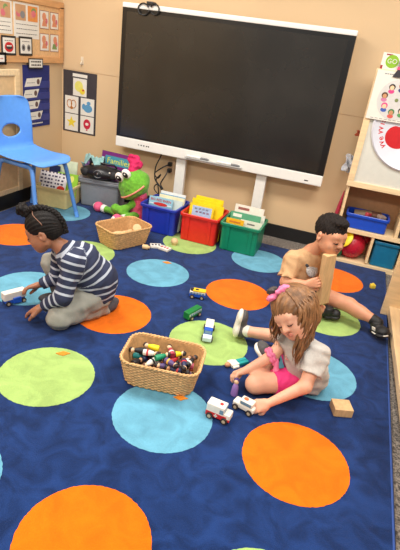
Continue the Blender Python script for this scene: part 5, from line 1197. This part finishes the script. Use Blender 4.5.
# ================= boy with the long block
bo = (-0.1, 2.80, FL)
boy = thing('person', 'boy in a tan shirt sitting with legs spread holding a long block', 'person', bo)
pelvis, chest, neck = V(-.130, 2.83, .105), V(-.135, 2.80, .25), V(-.108, 2.768, .385)
rsh, relb, rwri = V(-.195, 2.715, .325), V(-.205, 2.650, .200), V(-.085, 2.602, .240)
lsh, lelb, lwri = V(-.035, 2.835, .335), V(.025, 2.80, .235), V(.035, 2.715, .235)
lhip, lknee, lank = V(-.055, 2.82, .105), V(.185, 2.738, .118), V(.345, 2.683, .088)
rhip, rknee, rank = V(-.130, 2.755, .100), V(-.075, 2.610, .125), V(.045, 2.690, .062)
SK3 = skin_mat('skin_tan', (212, 150, 116))
hc3 = V(-.022, 2.715, .530); s3 = 1.06
M3 = frame3(0.50*cR-0.52*cU+0.69*cT, 0.22*cR+0.88*cU+0.45*cT)
hpr, P3 = head_prims(hc3, M3, s3)
body = hpr+[cap(neck-V(0, 0, .02), P3(0, -0.02, -0.06), 0.038, 0.038, 0.02), cap(chest, neck, 0.06, 0.04, 0.03), cap(pelvis, chest, 0.06, 0.06, 0.03), cap(neck-V(0, 0, .03), lsh, 0.038, 0.036, .03), cap(neck-V(0, 0, .03), rsh, 0.038, 0.036, .03),
            cap(lsh, lelb, 0.034, 0.03, 0.02), cap(lelb, lwri, 0.03, 0.02, 0.015), cap(rsh, relb, 0.035, 0.031, 0.02), cap(relb, rwri, 0.031, 0.0215, 0.015),
            cap(pelvis, lhip, .06, .055, .02), cap(pelvis, rhip, .06, .05, .02), cap(lhip, lknee, 0.058, 0.044, 0.02), cap(lknee, lank, 0.041, 0.029, 0.02), elp(lknee*0.62+lank*0.38-V(0, 0, .008), (0.05, 0.034, 0.036), rotz(-0.33), 0.03),
            cap(rhip, rknee, 0.056, 0.043, 0.02), cap(rknee, rank, 0.040, 0.030, 0.02)]
bt, bb = V(-.002, 2.622, .440), V(.024, 2.638, .130)
bd = unit(bt-bb)
body += hand_prims(rwri+V(0.004, -.002, .002), V(0.068, 0.006, 0.030), -cT+0.15*cU, 1, 0.108, (0.25, 0.50, 0.45), 0.06, (0.55, 0.75, 0.3))
body += hand_prims(lwri+V(-0.002, -.004, .002), V(-0.02, -0.05, 0.02), V(-1, 0.2, 0), 1, 0.10, (0.4, 0.5, 0.4), 0.05)
b = field('body', body, 0.0042, SK3, boy, None, bo)
SH = mat('hair_short_dark', (36, 29, 26), 0.75, 0.3, 120, spec=0.2, bump=0.3, bscale=220)
face_parts(b, P3, M3, s3, bo, mat('lip_rose', (188, 116, 96), 0.5), SH, SH)
field('hair', [elp(P3(0, -0.012, 0.028), V(0.0758, 0.0918, 0.0825)*s3, M3, 0.01), elp(P3(0, 0.03, 0.085), V(0.052, 0.048, 0.022)*s3, M3, 0.02), elp(P3(0, 0.105, -0.050), V(0.115, 0.066, 0.086)*s3, M3, 0.006, 's'),
               elp(P3(0.088, 0.004, -0.03), V(0.034, 0.03, 0.042)*s3, M3, 0.006, 's'), elp(P3(-0.088, 0.004, -0.03), V(0.034, 0.03, 0.042)*s3, M3, 0.006, 's'), pl(P3(0, 0, -0.045), M3@V(0, -0.1, -1))], 0.0042, SH, boy, folds(0.0018, 0.014, 7), bo)
TN = mat('tshirt_tan', (206, 164, 120), 0.9, 0.05, 100, bump=0.12, bscale=260)
rh = rsh+(relb-rsh)*0.80; lh = lsh+(lelb-lsh)*0.6
field('shirt', [cap(pelvis-V(0.0, 0.0, 0.02), chest, 0.100, 0.094, 0.03), cap(chest, neck-V(0, 0, .035), 0.092, 0.056, 0.04), cap(neck-V(0, 0, .055), lsh-V(0, 0, .006), 0.055, 0.048, .04), cap(neck-V(0, 0, .055), rsh, 0.055, 0.048, .04), cap(rsh, rh, 0.052, 0.053, 0.03, False, True), cap(lsh, lh, 0.05, 0.05, 0.03, False, True), pl((0, 0, FL+0.01), (0, 0, -1))], 0.005, TN, boy, folds(0.0036, 0.06, 15), bo)
# printed grey animal on the shirt front
KO = mat('print_koala', (196, 194, 192), 0.8, 0.35, 130); KD = mat('print_koala_dark', (70, 70, 76), 0.8, 0.3, 160)
fN = unit(0.35*cR*0+cT*0.80+cR*0.45); fr_u = unit(cU-fN*(cU@fN)); fr_r = np.cross(fr_u, fN); fm = np.stack([fr_r, fr_u, fN], 1)
kc = chest+unit(V(0.58, -0.80, 0.12))*0.106+V(0, 0, .026)
kp = MB(bo).ell(kc, (0.044, 0.046, 0.016), fm).build('shirt_print', KO, boy, True)
for a, b_ in ((-0.034, 0.03), (0.034, 0.03)): MB(bo).ell(kc+fm@V(a, b_, 0.001), (0.017, 0.016, 0.010), fm).build('print_ear', KD, kp, True)
for a in (-0.013, 0.013): MB(bo).ell(kc+fm@V(a, 0.008, 0.009), (0.0045, 0.0055, 0.003), fm).build('print_eye', BLACK, kp, True)
MB(bo).ell(kc+fm@V(0, -0.008, 0.009), (0.007, 0.012, 0.003), fm).build('print_nose', KD, kp, True)
SN = mat('shorts_navy', (36, 38, 54), 0.85, 0.08)
lhem = lhip+(lknee-lhip)*0.36; rhem = rhip+(rknee-rhip)*0.55
field('shorts', [cap(pelvis-V(0, 0, .015), lhip, 0.085, 0.070, 0.03), cap(pelvis-V(0, 0, .015), rhip, 0.085, 0.07, 0.03), cap(lhip, lhem, 0.068, 0.062, 0.02, False, True), cap(rhip, rhem, 0.066, 0.058, 0.02, False, True), pl((0, 0, FL+0.002), (0, 0, -1))], 0.005, SN, boy, folds(0.002, 0.05, 17), bo)
SB = mat('shoe_black', (26, 26, 28), 0.6, 0.2, 80)
field('sock', [cap(lank-V(0.022, -.007, -.004), lank+V(0.018, -.006, -.005), 0.0335, 0.032, 0.005, True, False)], 0.004, SB, boy, None, bo)
sh, Ms, cs = shoe(boy, bo, (.352, 2.690, .030), (.420, 2.590, .056), (0.35, -0.15, -1), (SB, SB), 0.041)
m = MB(bo); Q = [cs+Ms@V(0.062*math.cos(a)+0.004, 0.039*math.sin(a), -0.004) for a in np.linspace(math.pi*0.05, -math.pi*1.05, 22)]; m.tube(Q, 0.0042, 6); m.build('white_welt', SWh, sh, True)
m = MB(bo); m.box(cs+Ms@V(-0.01, -0.034, -0.028), (0.028, 0.006, 0.02), Ms, 0.002); m.build('side_mark', SWh, sh)
field('sock', [cap(rank-V(0.01, .008, 0), rank+V(0.02, .012, -.01), 0.0335, 0.033, 0.005, True, False)], 0.004, SB, boy, None, bo)
shoe(boy, bo, (.055, 2.695, .028), (.150, 2.725, .036), (0.1, 0.1, -1), (SB, SB), 0.036)
# the long block he holds
xb = unit(np.cross(bd, cT)); yb = np.cross(bd, xb); Mb = np.stack([xb, yb, bd], 1); Mb = Mb@rotz(0.5)
o = MB().box((0, 0, 0), (0.068, 0.045, np.linalg.norm(bt-bb)), Mb, 0.003).build('long_block', WOODB); o.location = tuple((bt+bb)/2+V(0.004, .012, 0)); tag(o, 'long natural wood block standing upright in the boy\'s hand', 'block')

# fine printed lines are too small to pick apart
for _o in bpy.data.objects:
    if _o.parent is not None and (_o.name == 'print' or _o.name.startswith('print.') or _o.name.startswith('maker_print')): _o['kind'] = 'stuff'
